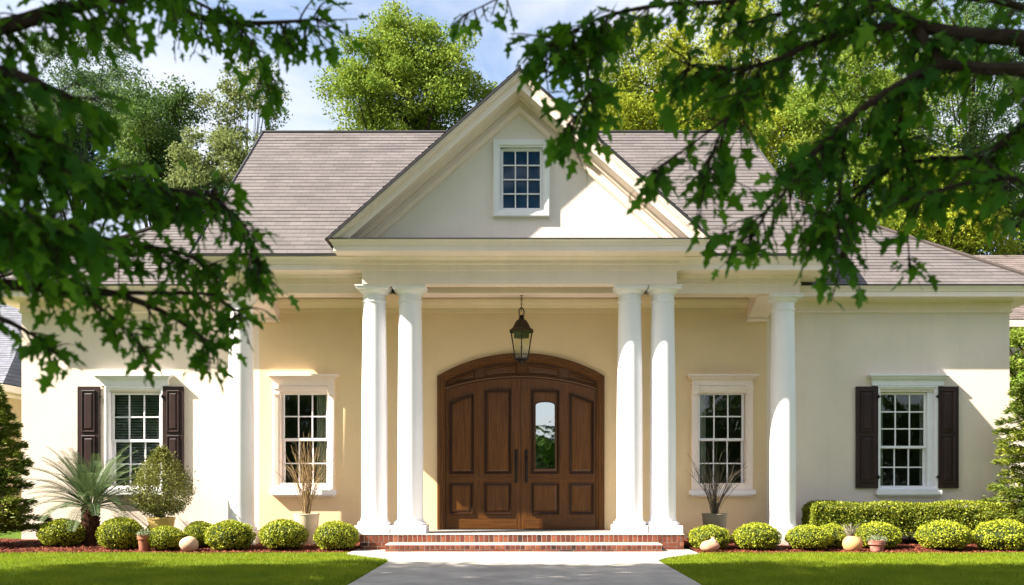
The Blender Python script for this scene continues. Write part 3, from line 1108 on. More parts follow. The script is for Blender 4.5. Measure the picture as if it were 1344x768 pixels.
window('wing_l', 2, 2, 1.40, PZ(579.5, 16.6), blind='slats', casing=0.07)
window('porch_l', 2, 2, 1.27, PZ(578, 16.6), corbels=True, blind='right')
window('porch_r', 2, 2, 1.26, PZ(578, 16.6), corbels=True, blind='left')
window('wing_r', 3, 2, 1.46, PZ(588, 16.6), casing=0.055, gl_off=0.10, blind='both')


def shutter(xa, xb, hinge):
    za, zb = WZ0 + 0.02, WZ1 + 0.09
    y = D_WALL - 0.012
    g = MB()
    g.box(xa, xb, y - 0.04, y - 0.001, za, zb)
    zm = za + (zb - za) * 0.535
    for (pa, pb) in ((za + 0.09, zm - 0.03), (zm + 0.03, zb - 0.07)):
        g.loops_xz([(xa + 0.075, pa), (xb - 0.075, pa), (xb - 0.075, pb), (xa + 0.075, pb)],
                   [(0, y - 0.039), (0, y - 0.055), (0.012, y - 0.062), (0.022, y - 0.052), (0.026, y - 0.043), (0.045, y - 0.043), (0.07, y - 0.055)])
    so = g.build('shutter', M['shutter'], house)
    for zz in (zb - 0.18, za + 0.2):
        g = MB()
        g.box(hinge - 0.03, hinge + 0.035, y - 0.056, y - 0.041, zz - 0.012, zz + 0.012)
        g.tube([(hinge, y - 0.06, zz - 0.035), (hinge, y - 0.06, zz + 0.035)], 0.011, 8)
        g.build('hinge', M['iron'], so)


for (pa, pb, h) in ((102, 131, 131), (213.5, 241, 213.5), (1123.5, 1152.5, 1152.5), (1230, 1258, 1230)):
    shutter(PX(pa, 16.46), PX(pb, 16.46), PX(h, 16.46))

# gable window
g = MB()
cs = 0.115
a0, a1, b0, b1 = gwc - gw / 2, gwc + gw / 2, gz0, gz1
g.loops_xz([(a0 - cs, b0 - cs), (a1 + cs, b0 - cs), (a1 + cs, b1 + cs), (a0 - cs, b1 + cs)],
           [(0, IY + 0.005), (0, IY - 0.06), (0.015, IY - 0.065), (cs - 0.03, IY - 0.055), (cs - 0.025, IY - 0.03), (cs, IY - 0.03), (cs, IY + 0.1)], fill=False)
gwo = g.build('window', M['white'], house)
g = MB()
g.loops_xz([(a0 + 0.002, b0 + 0.002), (a1 - 0.002, b0 + 0.002), (a1 - 0.002, b1 - 0.002), (a0 + 0.002, b1 - 0.002)], [(0, IY + 0.08), (0, IY + 0.02), (0.035, IY + 0.02), (0.045, IY + 0.035), (0.045, IY + 0.07)], fill=False)
muntins(g, a0 + 0.045, a1 - 0.045, b0 + 0.045, b1 - 0.045, 3, 4, IY + 0.028, IY + 0.055, 0.010)
g.build('sash', M['white'], gwo)
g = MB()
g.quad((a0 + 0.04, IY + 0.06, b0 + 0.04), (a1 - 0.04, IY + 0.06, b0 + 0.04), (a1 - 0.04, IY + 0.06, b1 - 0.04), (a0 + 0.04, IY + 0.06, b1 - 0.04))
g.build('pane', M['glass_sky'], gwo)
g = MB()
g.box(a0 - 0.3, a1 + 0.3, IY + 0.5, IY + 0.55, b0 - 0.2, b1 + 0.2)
g.build('blind', M['gable_sky_backing'], gwo)  # no real blind: added blue sheet, coloured as reflected sky


# ---- front door
def arc_pts(xa, xb, f, n):
    return [(xa + (xb - xa) * i / n, f(xa + (xb - xa) * i / n)) for i in range(n + 1)]


outer = [(DXC + DHW, DZ0), (DXC + DHW, DZS)] + arc_pts(DXC + DHW, DXC - DHW, door_arc, 36)[1:] + [(DXC - DHW, DZ0)]
y = D_WALL
g = MB()
g.loops_xz(outer, [(0, y + 0.01), (0, y - 0.045), (0.018, y - 0.055), (0.05, y - 0.05), (0.058, y - 0.035), (0.09, y - 0.032), (0.105, y - 0.018), (0.115, y + 0.005), (0.14, y + 0.01), (0.14, y + 0.16)], closed=False, fill=False)
frame = g.build('door_frame', M['wood'], house, smooth=30)
IH = DHW - 0.14
LY = y + 0.065                       # face of the leaves


def leaf_top(x):
    r = 4.4
    return 3.015 - r + math.sqrt(r * r - (x - DXC) ** 2)


def in_arc(x):
    return door_arc(x, 0.138)


g = MB()
n = 40
for i in range(n):
    xa, xb = DXC - IH + 2 * IH * i / n, DXC - IH + 2 * IH * (i + 1) / n
    g.prism_xz([(xa, leaf_top(xa) + 0.008), (xb, leaf_top(xb) + 0.008), (xb, in_arc(xb) + 0.01), (xa, in_arc(xa) + 0.01)], LY + 0.012, LY + 0.05)
# rail that follows the leaf tops
vv = []
for i in range(n + 1):
    xx = DXC - IH + 2 * IH * i / n
    z = leaf_top(xx)
    vv += [(xx, LY - 0.02, z + 0.012), (xx, LY - 0.03, z + 0.03), (xx, LY - 0.02, z + 0.05), (xx, LY + 0.012, z + 0.058)]
ff = []
for i in range(n):
    for k in range(3):
        a_ = i * 4 + k
        ff.append((a_, a_ + 4, a_ + 5, a_ + 1))
g.add(vv, ff)
transom = g.build('transom', M['wood_h'], house)


def panel(poly, y, mat, parent, name='panel', field=True):
    g = MB()
    pr = [(0, y + 0.002), (0, y - 0.022), (0.008, y - 0.036), (0.020, y - 0.032), (0.032, y - 0.006), (0.052, y - 0.003)]
    g.loops_xz(poly, pr, fill=False)
    o = g.build('panel_moulding', M['wood_dark'], parent)
    if field:
        g = MB()
        g.loops_xz(poly, [(0.046, y - 0.002), (0.050, y - 0.0045), (0.080, y - 0.017), (0.083, y - 0.018)])
        g.build(name, mat, parent)
    return o


def pts(*pp, D):
    return [P(a, b, D) for a, b in pp]


for sgn, xs4 in ((-1, ((587, 624), (636, 678.6))), (1, ((692, 734), (746, 782)))):
    for (pa, pb) in xs4:
        xa, xb = PX(pa, LY), PX(pb, LY)
        bot = [(x_, leaf_top(x_) + 0.075) for x_ in np.linspace(xa, xb, 6)]
        top = [(x_, in_arc(x_) - 0.045) for x_ in np.linspace(xb, xa, 6)]
        top = [(x_, max(z_, leaf_top(x_) + 0.13)) for x_, z_ in top]
        g = MB()
        g.loops_xz(bot + top, [(0, LY + 0.014), (0, LY - 0.002), (0.008, LY - 0.010), (0.02, LY + 0.008), (0.03, LY + 0.009), (0.045, LY + 0.002)])
        g.build('panel', M['wood_h'], transom)

GX0, GX1, GZ0, GZ1 = PX(702, LY), PX(729, LY), PZ(616, LY), PZ(527, LY)
for sgn in (-1, 1):
    xa, xb = (DXC - IH + 0.004, DXC - 0.004) if sgn < 0 else (DXC + 0.004, DXC + IH - 0.004)
    g = MB()
    n = 16
    for i in range(n):
        x_a, x_b = xa + (xb - xa) * i / n, xa + (xb - xa) * (i + 1) / n
        g.quad((x_a, LY, DZ0 + 0.012), (x_b, LY, DZ0 + 0.012), (x_b, LY, leaf_top(x_b)), (x_a, LY, leaf_top(x_a)))
        g.quad((x_a, LY, leaf_top(x_a)), (x_b, LY, leaf_top(x_b)), (x_b, LY + 0.045, leaf_top(x_b)), (x_a, LY + 0.045, leaf_top(x_a)))
    g.quad((xa, LY, DZ0 + 0.012), (xa, LY, leaf_top(xa)), (xa, LY + 0.045, leaf_top(xa)), (xa, LY + 0.045, DZ0 + 0.012))
    g.quad((xb, LY, DZ0 + 0.012), (xb, LY + 0.045, DZ0 + 0.012), (xb, LY + 0.045, leaf_top(xb)), (xb, LY, leaf_top(xb)))
    # flat stiles: a narrow groove between them and the rails
    leaf = g.build('door', M['wood'], house, fix=False)
    if sgn > 0:
        leaf['label'] = 'right door leaf with a tall glass pane'
    D_ = LY
    if sgn < 0:
        tall = [((590, 622), (528, 517)), ((636, 671), (512.5, 511.5))]
        low = [(590, 621), (635.5, 671)]
    else:
        tall = [((697, 734), (511.5, 512.5)), ((747, 779), (516, 527))]
        low = [(697, 734), (747, 779)]
    for k, ((pa, pb), (ta, tb)) in enumerate(tall):
        x_a, x_b, zb, z_a, z_b = PX(pa, D_), PX(pb, D_), PZ(622, D_), PZ(ta, D_), PZ(tb, D_)
        tops = []
        for i in range(7):
            t_ = i / 6
            tops.append((x_b + (x_a - x_b) * t_, z_b + (z_a - z_b) * t_ + 0.012 * math.sin(math.pi * t_)))
        poly = [(x_a, zb), (x_b, zb)] + tops
        glass = (sgn > 0 and k == 0)
        panel(poly, D_, M['wood'], leaf, field=True)
        if glass:
            g = MB()
            gx0, gx1 = GX0, GX1
            c_, hw_ = (gx0 + gx1) / 2, (gx1 - gx0) / 2
            arch = [(gx0, GZ0), (gx1, GZ0)] + [(c_ + hw_ * math.cos(t_), GZ1 - hw_ * 0.45 + hw_ * 0.45 * math.sin(t_) ** 0.7) for t_ in np.linspace(0.02, math.pi - 0.02, 12)]
            g.loops_xz(arch, [(0, D_ - 0.016), (0, D_ - 0.030), (0.008, D_ - 0.034), (0.016, D_ - 0.028)], fill=False)
            g.build('pane_moulding', M['wood_dark'], leaf)
            g = MB()
            g.loops_xz(arch, [(0.012, D_ - 0.022)])
            g.build('pane', M['glass_door'], leaf, fix=False)
    for (pa, pb) in low:
        x_a, x_b, zb, zt = PX(pa, D_), PX(pb, D_), PZ(675, D_), PZ(634, D_)
        panel([(x_a, zb), (x_b, zb), (x_b, zt), (x_a, zt)], D_, M['wood'], leaf)
    # grooves where stiles and rails meet
    zz = PZ(628, D_)
    MB().box(xa + 0.06, xb - 0.06, D_ - 0.0035, D_ - 0.0005, zz - 0.045, zz + 0.045).build('rail', M['wood_h'], leaf)
    MB().box(xa + 0.06, xb - 0.06, D_ - 0.0035, D_ - 0.0005, DZ0 + 0.02, PZ(679, D_)).build('rail', M['wood_h'], leaf)
    # handle
    hx = PX(677.5, D_) if sgn < 0 else PX(690.8, D_)
    za, zb = PZ(634, D_), PZ(590, D_)
    g = MB()
    g.box(hx - 0.026, hx + 0.026, D_ - 0.012, D_ - 0.004, za, zb)
    g.lathe(hx, D_ - 0.02, [(0.02, zb - 0.11), (0.026, zb - 0.09), (0.026, zb - 0.05), (0.012, zb - 0.03)], 12)
    g.tube([(hx, D_ - 0.01, zb - 0.12), (hx, D_ - 0.05, zb - 0.16), (hx, D_ - 0.065, zb - 0.24), (hx, D_ - 0.065, za + 0.26), (hx, D_ - 0.05, za + 0.12), (hx, D_ - 0.01, za + 0.06)], [0.012, 0.015, 0.019, 0.019, 0.015, 0.012], 10)
    g.build('handle', M['iron'], leaf, smooth=40)
g = MB()
g.box(DXC - IH, DXC + IH, y + 0.12, y + 0.2, DZ0, 3.3)
g.build('door_back', M['wood_dark'], house)
g = MB()
g.box(DXC - DHW + 0.1, DXC + DHW - 0.1, y - 0.03, y + 0.11, DZ0 + 0.001, DZ0 + 0.014)
g.build('threshold', M['bronze'], house)

# ------------------------------------------------------------------ brick steps
steps = thing('brick_steps', 'red brick porch steps with pale treads below the wooden double doors', 'steps', (0, 14.55, 0))
SXL, SXR = -2.66, 2.66
LXL, LXR = -2.18, 2.24


def brick_run(g, x0, x1, z0, z1, y, bw, gap=0.015, depth=0.06, offs=0.0):
    x = x0 - offs
    while x < x1 - 0.01:
        a, b = max(x0, x), min(x1, x + bw * random.uniform(0.94, 1.05))
        if b - a > 0.02:
            dy = random.uniform(-0.004, 0.004)
            dz = random.uniform(-0.004, 0.004)
            e = 0.004
            g.loops_xz([(a, z0), (b, z0), (b, z1 + dz), (a, z1 + dz)], [(0, y + depth), (0, y + e + dy), (e, y + dy)])
        x = max(b, x + bw * 0.5) + gap


g = MB()
g.box(SXL + 0.012, SXR - 0.012, 15.012, 16.49, -0.05, 0.262)
g.box(LXL + 0.012, LXR - 0.012, 14.562, 15.011, -0.05, 0.122)
g.build('mortar', M['mortar'], steps)
g = MB()
brick_run(g, SXL, SXR, 0.145, 0.258, 15.0, 0.064)
for (xa, xb) in ((SXL, LXL - 0.01), (LXR + 0.01, SXR)):
    brick_run(g, xa, xb, 0.078, 0.136, 15.0, 0.2, offs=0.06)
    brick_run(g, xa, xb, 0.0, 0.068, 15.0, 0.2, offs=0.14)
g.build('bricks', M['brick'], steps)
g = MB()
brick_run(g, LXL, LXR, 0.055, 0.119, 14.55, 0.066)
brick_run(g, LXL, LXR, 0.0, 0.046, 14.55, 0.2)
g.build('bricks', M['brick'], steps)
# side faces of the platform
for sx in (-1, 1):
    g = MB()
    for k, (za, zb) in enumerate(((0.0, 0.068), (0.078, 0.136), (0.145, 0.258))):
        yy = 15.06 + 0.07 * (k % 2)
        while yy < 16.3:
            xo = SXL if sx < 0 else SXR
            g.box(xo - 0.004, xo + 0.004, yy, yy + 0.19, za, zb)
            yy += 0.2
    g.build('bricks', M['brick'], steps)
g = MB()
g.box(LXL + 0.003, LXR - 0.003, 14.553, 15.008, 0.1225, 0.132)
g.build('tread', M['tread'], steps)
g = MB()
g.box(SXL - 0.004, SXR + 0.004, 14.992, 15.30, 0.2625, 0.272)
g.build('tread', M['tread'], steps)
g = MB()
xx = SXL
while xx < SXR - 0.01:
    g.box(xx + 0.003, min(SXR, xx + 0.597), 15.304, 16.49, 0.2625, 0.270)
    xx += 0.6
g.build('porch_floor', M['stone'], steps)

# ------------------------------------------------------------------ lantern
LX, LYY = PX(684.5, 15.7), 15.7
lan = thing('hanging_lantern', 'dark bronze six sided lantern hanging by a chain from the porch ceiling', 'lantern', (LX, LYY, 3.2))
zq = lambda py: PZ(py, 15.7)
g = MB()
g.lathe(LX, LYY, [(0.03, 4.325), (0.05, 4.345), (0.11, 4.385), (0.115, 4.40), (0.115, 4.424)], 20)
g.build('ceiling_plate', M['bronze'], lan, smooth=40)
g = MB()
z = 4.325
k = 0
while z > zq(408):
    pts_ = []
    for i in range(9):
        t = 2 * math.pi * i / 8
        ox = 0.013 * math.cos(t)
        pts_.append((LX + (ox if k % 2 else 0), LYY + (0 if k % 2 else ox), z - 0.022 + 0.026 * math.sin(t)))
    g.tube(pts_, 0.005, 5, cap=False)
    z -= 0.038
    k += 1
g.build('chain', M['iron'], lan)
g = MB()
for k in range(4):
    a = k * math.pi / 2 + 0.6
    pts_ = []
    for i in range(12):
        t = i / 11
        r_ = 0.012 + 0.052 * math.sin(math.pi * t) ** 0.8
        pts_.append((LX + r_ * math.cos(a), LYY + r_ * math.sin(a), zq(415) + (zq(404) - zq(415)) * t))
    g.tube(pts_, 0.006, 5)
g.lathe(LX, LYY, [(0.02, zq(421)), (0.05, zq(419.5)), (0.055, zq(418)), (0.03, zq(416.5)), (0.05, zq(415.2)), (0.05, zq(414.5)), (0.012, zq(413.5))], 18)
g.build('crown_finial', M['iron'], lan, smooth=40)


def hexring(g, prof, n=6, rot=math.pi / 6):
    v, f = [], []
    for r_, z_ in prof:
        for k in range(n):
            a = 2 * math.pi * k / n + rot
            v.append((LX + r_ * math.cos(a), LYY + r_ * math.sin(a), z_))
    for i in range(len(prof) - 1):
        for k in range(n):
            f.append((i * n + k, i * n + (k + 1) % n, (i + 1) * n + (k + 1) % n, (i + 1) * n + k))
    g.add(v, f)


RT, RB = 0.215, 0.125
ztop, zbot = zq(435), zq(471)
g = MB()
hexring(g, [(RT + 0.02, ztop - 0.012), (RT + 0.022, ztop), (RT + 0.012, ztop + 0.012), (0.175, zq(431)), (0.13, zq(425)), (0.10, zq(421.5)), (0.085, zq(420.5)), (0.0, zq(420))])
hexring(g, [(RT + 0.02, ztop - 0.012), (RT - 0.03, ztop - 0.014), (RT - 0.03, ztop)])
hexring(g, [(RT * 0.70, ztop), (RT * 0.68, zq(443)), (RT * 0.55, zq(443.5)), (0.0, zq(443.5))])
g.build('lamp_roof', M['bronze'], lan)
g = MB()
for k in range(6):
    a = 2 * math.pi * k / 6 + math.pi / 6
    g.tube([(LX + (RT - 0.005) * math.cos(a), LYY + (RT - 0.005) * math.sin(a), ztop), (LX + RB * math.cos(a), LYY + RB * math.sin(a), zbot)], 0.011, 6)
hexring(g, [(RB + 0.012, zbot + 0.012), (RB + 0.014, zbot - 0.012), (RB - 0.01, zbot - 0.02), (RB * 0.7, zq(473)), (RB * 0.72, zq(474)), (0.05, zq(475)), (0.02, zq(477)), (0.0, zq(477.5))])
g.build('cage', M['iron'], lan)
g = MB()
hexring(g, [(RB - 0.004, zbot), (RT - 0.012, ztop - 0.01)])
g.build('pane', M['glass_lamp'], lan)
g = MB()
g.lathe(LX, LYY, [(0.016, zbot + 0.03), (0.018, zbot + 0.12), (0.012, zbot + 0.16), (0.02, zbot + 0.18), (0.022, zbot + 0.20), (0.004, zbot + 0.25)], 12)
g.tube([(LX, LYY, zbot - 0.01), (LX, LYY, zbot + 0.04)], 0.02, 8)
g.build('candle', M['pot_cream'], lan)


# ------------------------------------------------------------------ foliage helpers
def ball_leaves(n, rx, ry, rz, size, zc=0.0, rough=0.05, flat=0.0):
    """leaves standing off a lumpy rounded body; returns verts, faces centred on (0,0,zc)"""
    p = unit(rng.normal(size=(n, 3)))
    p[:, 2] = np.where(p[:, 2] < -0.75, -p[:, 2], p[:, 2])
    lump = 1 + rough * (np.sin(p[:, 0] * 7 + 1) * np.sin(p[:, 1] * 6 + 2) + 0.7 * np.sin(p[:, 2] * 9 + p[:, 0] * 5))
    dep = 1 - 0.10 * rng.random(n) ** 2
    sc = np.array([rx, ry, rz])
    c = p * sc * (lump * dep)[:, None]
    c[:, 2] += zc
    nrm = unit(p / sc)
    d = unit(rng.normal(size=(n, 3)) * 0.9 + nrm * 0.55 + np.array([0, 0, 0.25]))
    fn = unit(nrm + rng.normal(size=(n, 3)) * 0.6)
    L = rng.uniform(0.7, 1.3, n) * size
    return leaf_quads(c, d, fn, L, L * 0.62)


# ------------------------------------------------------------------ boxwood balls
def core(rx, ry, rz, zc, s=0.9):
    g = MB()
    n = 20
    pr = []
    for i in range(11):
        t = math.pi * i / 10
        pr.append((max(0.001, math.sin(t)) * rx * s, zc - math.cos(t) * rz * s))
    g.lathe(0, 0, pr, n)
    return g


box_protos = []
for k in range(3):
    v, f = ball_leaves(5200, 0.39, 0.39, 0.245, 0.030, zc=0.225, rough=0.035 + 0.012 * k)
    o = np_mesh('boxwood_ball', v, f, M['boxwood'])
    cg = core(0.39, 0.39, 0.245, 0.225, 0.93)
    cg.tube([(0, 0, -0.05), (0, 0, 0.1)], 0.04, 6)
    c_ = cg.build('stems', M['boxwood_core'], o)
    box_protos.append((o, c_))

BOX = [  # px centre, px width, py top, py bottom, distance, label
    (82, 61, 682, 716, 15.35, 'round clipped boxwood ball in the shade left of the sago palm'),
    (158.5, 58, 680, 717, 15.05, 'round clipped boxwood ball between the sago palm and the small terracotta pot'),
    (208, 32, 685, 714, 15.35, 'small boxwood ball half hidden behind another, below the yellow pot'),
    (217, 49, 691, 721, 14.85, 'low boxwood ball between the small terracotta pot and the smooth boulder'),
    (262, 42, 685, 717, 15.2, 'boxwood ball behind the smooth boulder, left of the outer column'),
    (301.5, 63, 684, 720, 14.95, 'boxwood ball right in front of the left outer column'),
    (372, 62, 683, 721, 14.95, 'boxwood ball left of the cream twig planter'),
    (441, 59, 685, 722, 14.9, 'boxwood ball between the cream twig planter and the brick steps'),
    (931, 55, 690, 717, 15.05, 'boxwood ball right of the brick steps, in front of the taupe planter'),
    (993, 62, 687, 721, 14.95, 'boxwood ball between the pinkish stone and the right outer column'),
    (1061, 60, 690, 722, 14.9, 'boxwood ball at the left end of the clipped hedge, front of an overlapping pair'),
    (1091, 40, 688, 717, 15.2, 'boxwood ball tucked behind another, left of the round orange pot'),
    (1152, 60, 686, 720, 15.1, 'boxwood ball just behind the pink terracotta pot'),
    (1238.5, 67, 684, 722, 14.9, 'boxwood ball standing alone before the hedge under the black shuttered window'),
    (1316, 72, 683, 724, 14.85, 'boxwood ball before the hedge at the far right, below the evergreen'),
]
for i, (px, wpx, pt, pb, D, lab) in enumerate(BOX):
    pr, pc = box_protos[i % 3]
    if i < 3:
        o, c_ = pr, pc
    else:
        o, c_ = pr.copy(), pc.copy()
        COL.objects.link(o)
        COL.objects.link(c_)
        c_.parent = o
    x = PX(px, D)
    s = wpx / FPX * D / 0.80
    zb_ = bed_z(x, D) - 0.01
    h = PZ(pt, D) - zb_
    o.location = (x, D, zb_)
    o.scale = (s, s, h / 0.475)
    o.rotation_euler = (0, 0, i * 1.9)
    c_.matrix_parent_inverse = Matrix.Identity(4)
    tag(o, lab, 'shrub', 'clipped boxwood balls along the front beds')

# ------------------------------------------------------------------ hedge
hx0, hx1, hy0, hy1, hz0, hz1 = PX(1066, 15.55), PX(1470, 15.55), 15.5, 16.15, 0.20, PZ(661, 15.6)
hedge = thing('hedge', 'long clipped green hedge below the right black shuttered window', 'hedge', ((hx0 + hx1) / 2, 15.8, 0))
nh = 30000
side = rng.random(nh)
c = np.stack([rng.uniform(hx0, hx1, nh), rng.uniform(hy0, hy1, nh), rng.uniform(hz0, hz1, nh)], 1)
nrm = np.zeros((nh, 3))
m_f, m_t = side < 0.52, (side >= 0.52) & (side < 0.86)
m_e = side >= 0.86
c[m_f, 1] = hy0
nrm[m_f] = (0, -1, 0)
c[m_t, 2] = hz1
nrm[m_t] = (0, 0, 1)
c[m_e, 0] = hx0
nrm[m_e] = (-1, 0, 0)
wob = 0.018 * (np.sin(c[:, 0] * 5.3 + c[:, 2] * 7) + np.sin(c[:, 0] * 11 + c[:, 1] * 9) * 0.6 + np.sin(c[:, 2] * 13 + c[:, 0] * 3) * 0.5)
c += nrm * (wob - 0.05 * rng.random(nh) ** 2)[:, None]
# rounded shoulders
c[:, 2] -= np.where(m_t, 0.10 * np.clip(1 - (c[:, 1] - hy0) / 0.12, 0, 1) ** 2 + 0.12 * np.clip(1 - (c[:, 0] - hx0) / 0.15, 0, 1) ** 2, 0)
c[:, 1] += np.where(m_f, 0.09 * np.clip((c[:, 2] - hz1 + 0.12) / 0.12, 0, 1) ** 2, 0)
c[:, 0] += np.where(m_e, 0.09 * np.clip((c[:, 2] - hz1 + 0.12) / 0.12, 0, 1) ** 2, 0)
thin = (c[:, 2] < hz0 + 0.1) & (rng.random(nh) < 0.6)
c, nrm = c[~thin], nrm[~thin]
nh = len(c)
d = unit(rng.normal(size=(nh, 3)) * 0.9 + nrm * 0.5 + np.array([0, 0, 0.3]))
L = rng.uniform(0.024, 0.044, nh)
v, f = leaf_quads(c, d, unit(nrm + rng.normal(size=(nh, 3)) * 0.6), L, L * 0.62)
np_mesh('foliage', v, f, M['hedge'], hedge)
g = MB()
g.box(hx0 + 0.06, hx1, hy0 + 0.06, hy1 - 0.03, hz0 + 0.08, hz1 - 0.07)
for i in range(26):
    xx = hx0 + 0.15 + i * 0.2
    for k in range(2):
        g.tube([(xx + k * 0.05, 15.8, 0.0), (xx + random.uniform(-0.1, 0.1), 15.75 + random.uniform(-0.1, 0.1), 0.36)], 0.012, 5)
g.build('stems', M['boxwood_core'], hedge)

# ------------------------------------------------------------------ sago palm
SX, SY = PX(119, 15.5), 15.5
sago = thing('sago_palm', 'grey green sago palm with feathery arching fronds on a short shaggy trunk', 'palm', (SX, SY, 0))
zc = PZ(662, SY)
g = MB()
for i in range(260):
    a = random.uniform(0, 2 * math.pi)
    z = random.uniform(0.05, zc - 0.02)
    r_ = 0.145 - 0.02 * abs(z - 0.3)
    p0 = Vector((SX + r_ * 0.8 * math.cos(a), SY + r_ * 0.8 * math.sin(a), z))
    p1 = p0 + Vector((math.cos(a) * 0.04, math.sin(a) * 0.04, random.uniform(0.03, 0.07)))
    g.tube([p0, p1], [0.02, 0.006], 4)
g.lathe(SX, SY, [(0.14, 0.0), (0.135, 0.2), (0.13, zc - 0.1), (0.08, zc)], 14)
g.build('trunk', M['sago_trunk'], sago)
fv, ff_, fo = [], [], 0
rg = MB()
for i in range(72):
    a = i * 2.39996 + random.uniform(-0.15, 0.15)
    lift = -0.05 + 1.42 * (i / 72) ** 0.75
    Lf = random.uniform(0.95, 1.28) * (1.0 if i > 18 else 0.9)
    out = Vector((math.cos(a), math.sin(a) * 0.8, 0))
    pts_ = []
    for k in range(15):
        t = k / 14
        ang = lift - 1.0 * t ** 1.5 * (1.0 - 0.35 * i / 72)
        if k == 0:
            p = Vector((SX, SY, zc - 0.04)) + out * 0.05
        else:
            p = p + (out * math.cos(ang) + Vector((0, 0, 1)) * math.sin(ang)) * (Lf / 14)
        if p.y > D_WALL - 0.06:
            p.y = D_WALL - 0.06
        pts_.append(p.copy())
    rg.tube(pts_, [0.009 * (1 - 0.7 * k / 14) for k in range(15)], 4)
    sidev = out.cross(Vector((0, 0, 1))).normalized()
    cs_, ds_, ns_, ls_ = [], [], [], []
    for k in range(1, 38):
        t = 0.14 + 0.86 * k / 38
        q = t * 14
        k0 = min(13, int(q))
        p = pts_[k0].lerp(pts_[k0 + 1], q - k0)
        tan = (pts_[k0 + 1] - pts_[k0]).normalized()
        nl = 0.20 * math.sin(math.pi * (0.12 + 0.80 * t)) + 0.02
        for s in (-1, 1):
            dvec = (tan * 0.85 + sidev * s * 0.8 + tan.cross(sidev) * s * 0.0 + Vector((0, 0, 0.22))).normalized()
            cs_.append(p)
            ds_.append(dvec)
            ns_.append(sidev.cross(tan).normalized() + Vector((0.1, -0.2, 0)))
            ls_.append(nl * random.uniform(0.85, 1.1))
    v, f = leaf_quads(np.array(cs_), np.array(ds_), unit(np.array(ns_)), np.array(ls_), 0.009, 0.05)
    fv.append(v)
    ff_.append(f + fo)
    fo += len(v)
np_mesh('fronds', np.concatenate(fv), np.concatenate(ff_), M['sago'], sago)
rg.build('frond_stalks', M['sago'], sago)


# ------------------------------------------------------------------ pots and planters
def pot_mesh(x, y, z0, z1, rb, rt, rim=0.02, n=28, wob=None):
    g = MB()
    g.lathe(x, y, [(rb * 0.96, z0), (rb, z0 + 0.015), (rt, z1 - rim * 1.6), (rt + rim * 0.5, z1 - rim * 1.5), (rt + rim * 0.55, z1 - 0.006), (rt + rim * 0.2, z1), (rt - rim * 0.7, z1), (rt - rim * 0.9, z1 - 0.04)], n, cap=True, wob=wob)
    return g


def soil(x, y, z, r, parent):
    g = MB()
    g.lathe(x, y, [(r, z - 0.03), (r, z), (r * 0.5, z + 0.008)], 20)
    return g.build('soil', M['soil'], parent)


def twig_planter(px, D, pt, pb, wpx, pot_mat, twig_mat, n_st, hmax, spread, label):
    x = PX(px, D)
    z0, z1 = bed_z(x, D) - 0.02, PZ(pt, D)
    r_ = wpx / 2 / FPX * D
    t = thing('twig_planter', label, 'planter', (x, D, 0), 'twig planters beside the steps')
    pot_mesh(x, D, z0, z1, r_ * 0.74, r_ * 0.96, 0.012).build('pot', pot_mat, t, smooth=40)
    soil(x, D, z1 - 0.03, r_ * 0.9, t)
    g = MB()
    for i in range(n_st):
        a = random.uniform(0, 2 * math.pi)
        L_ = hmax * random.uniform(0.55, 1.05)
        sp = spread * random.uniform(0.05, 1.0) ** 0.8
        bx, by = x + random.uniform(-0.05, 0.05), D + random.uniform(-0.05, 0.05)
        out = Vector((math.cos(a), math.sin(a) * 0.55, 0))
        p = Vector((bx, by, z1 - 0.05))
        pts_ = [p]
        for k in range(1, 9):
            u_ = k / 8
            q = Vector((bx, by, z1 - 0.05)) + out * sp * (u_ ** 1.3) + Vector((random.gauss(0, 0.008), random.gauss(0, 0.008), L_ * (u_ - 0.12 * u_ ** 3 * sp / max(0.01, spread) * 1.6)))
            pts_.append(q)
        thick = 0.010 if i < 9 else 0.0045
        g.tube(pts_, [thick * (1 - 0.75 * k / 8) for k in range(9)], 4)
        for b in range(random.randint(1, 3)):                # side twigs
            k = random.randint(3, 7)
            dirv = (pts_[k] - pts_[k - 1]).normalized() + Vector((random.gauss(0, 0.4), random.gauss(0, 0.3), random.gauss(0.1, 0.2)))
            dirv.normalize()
            ln = random.uniform(0.12, 0.35)
            g.tube([pts_[k], pts_[k] + dirv * ln * 0.5 + Vector((0, 0, 0.01)), pts_[k] + dirv * ln], [0.0035, 0.003, 0.0015], 3)
    g.build('twigs', twig_mat, t)


twig_planter(402.5, 15.6, 674, 712, 34, M['pot_cream'], M['twig_straw'], 70, 1.36, 0.60, 'cream planter with straw coloured bare twigs before the left porch window')
twig_planter(938, 15.7, 674, 702, 34, M['pot_taupe'], M['twig_grey'], 46, 1.28, 0.58, 'taupe planter with dark arching twigs before the right porch window')

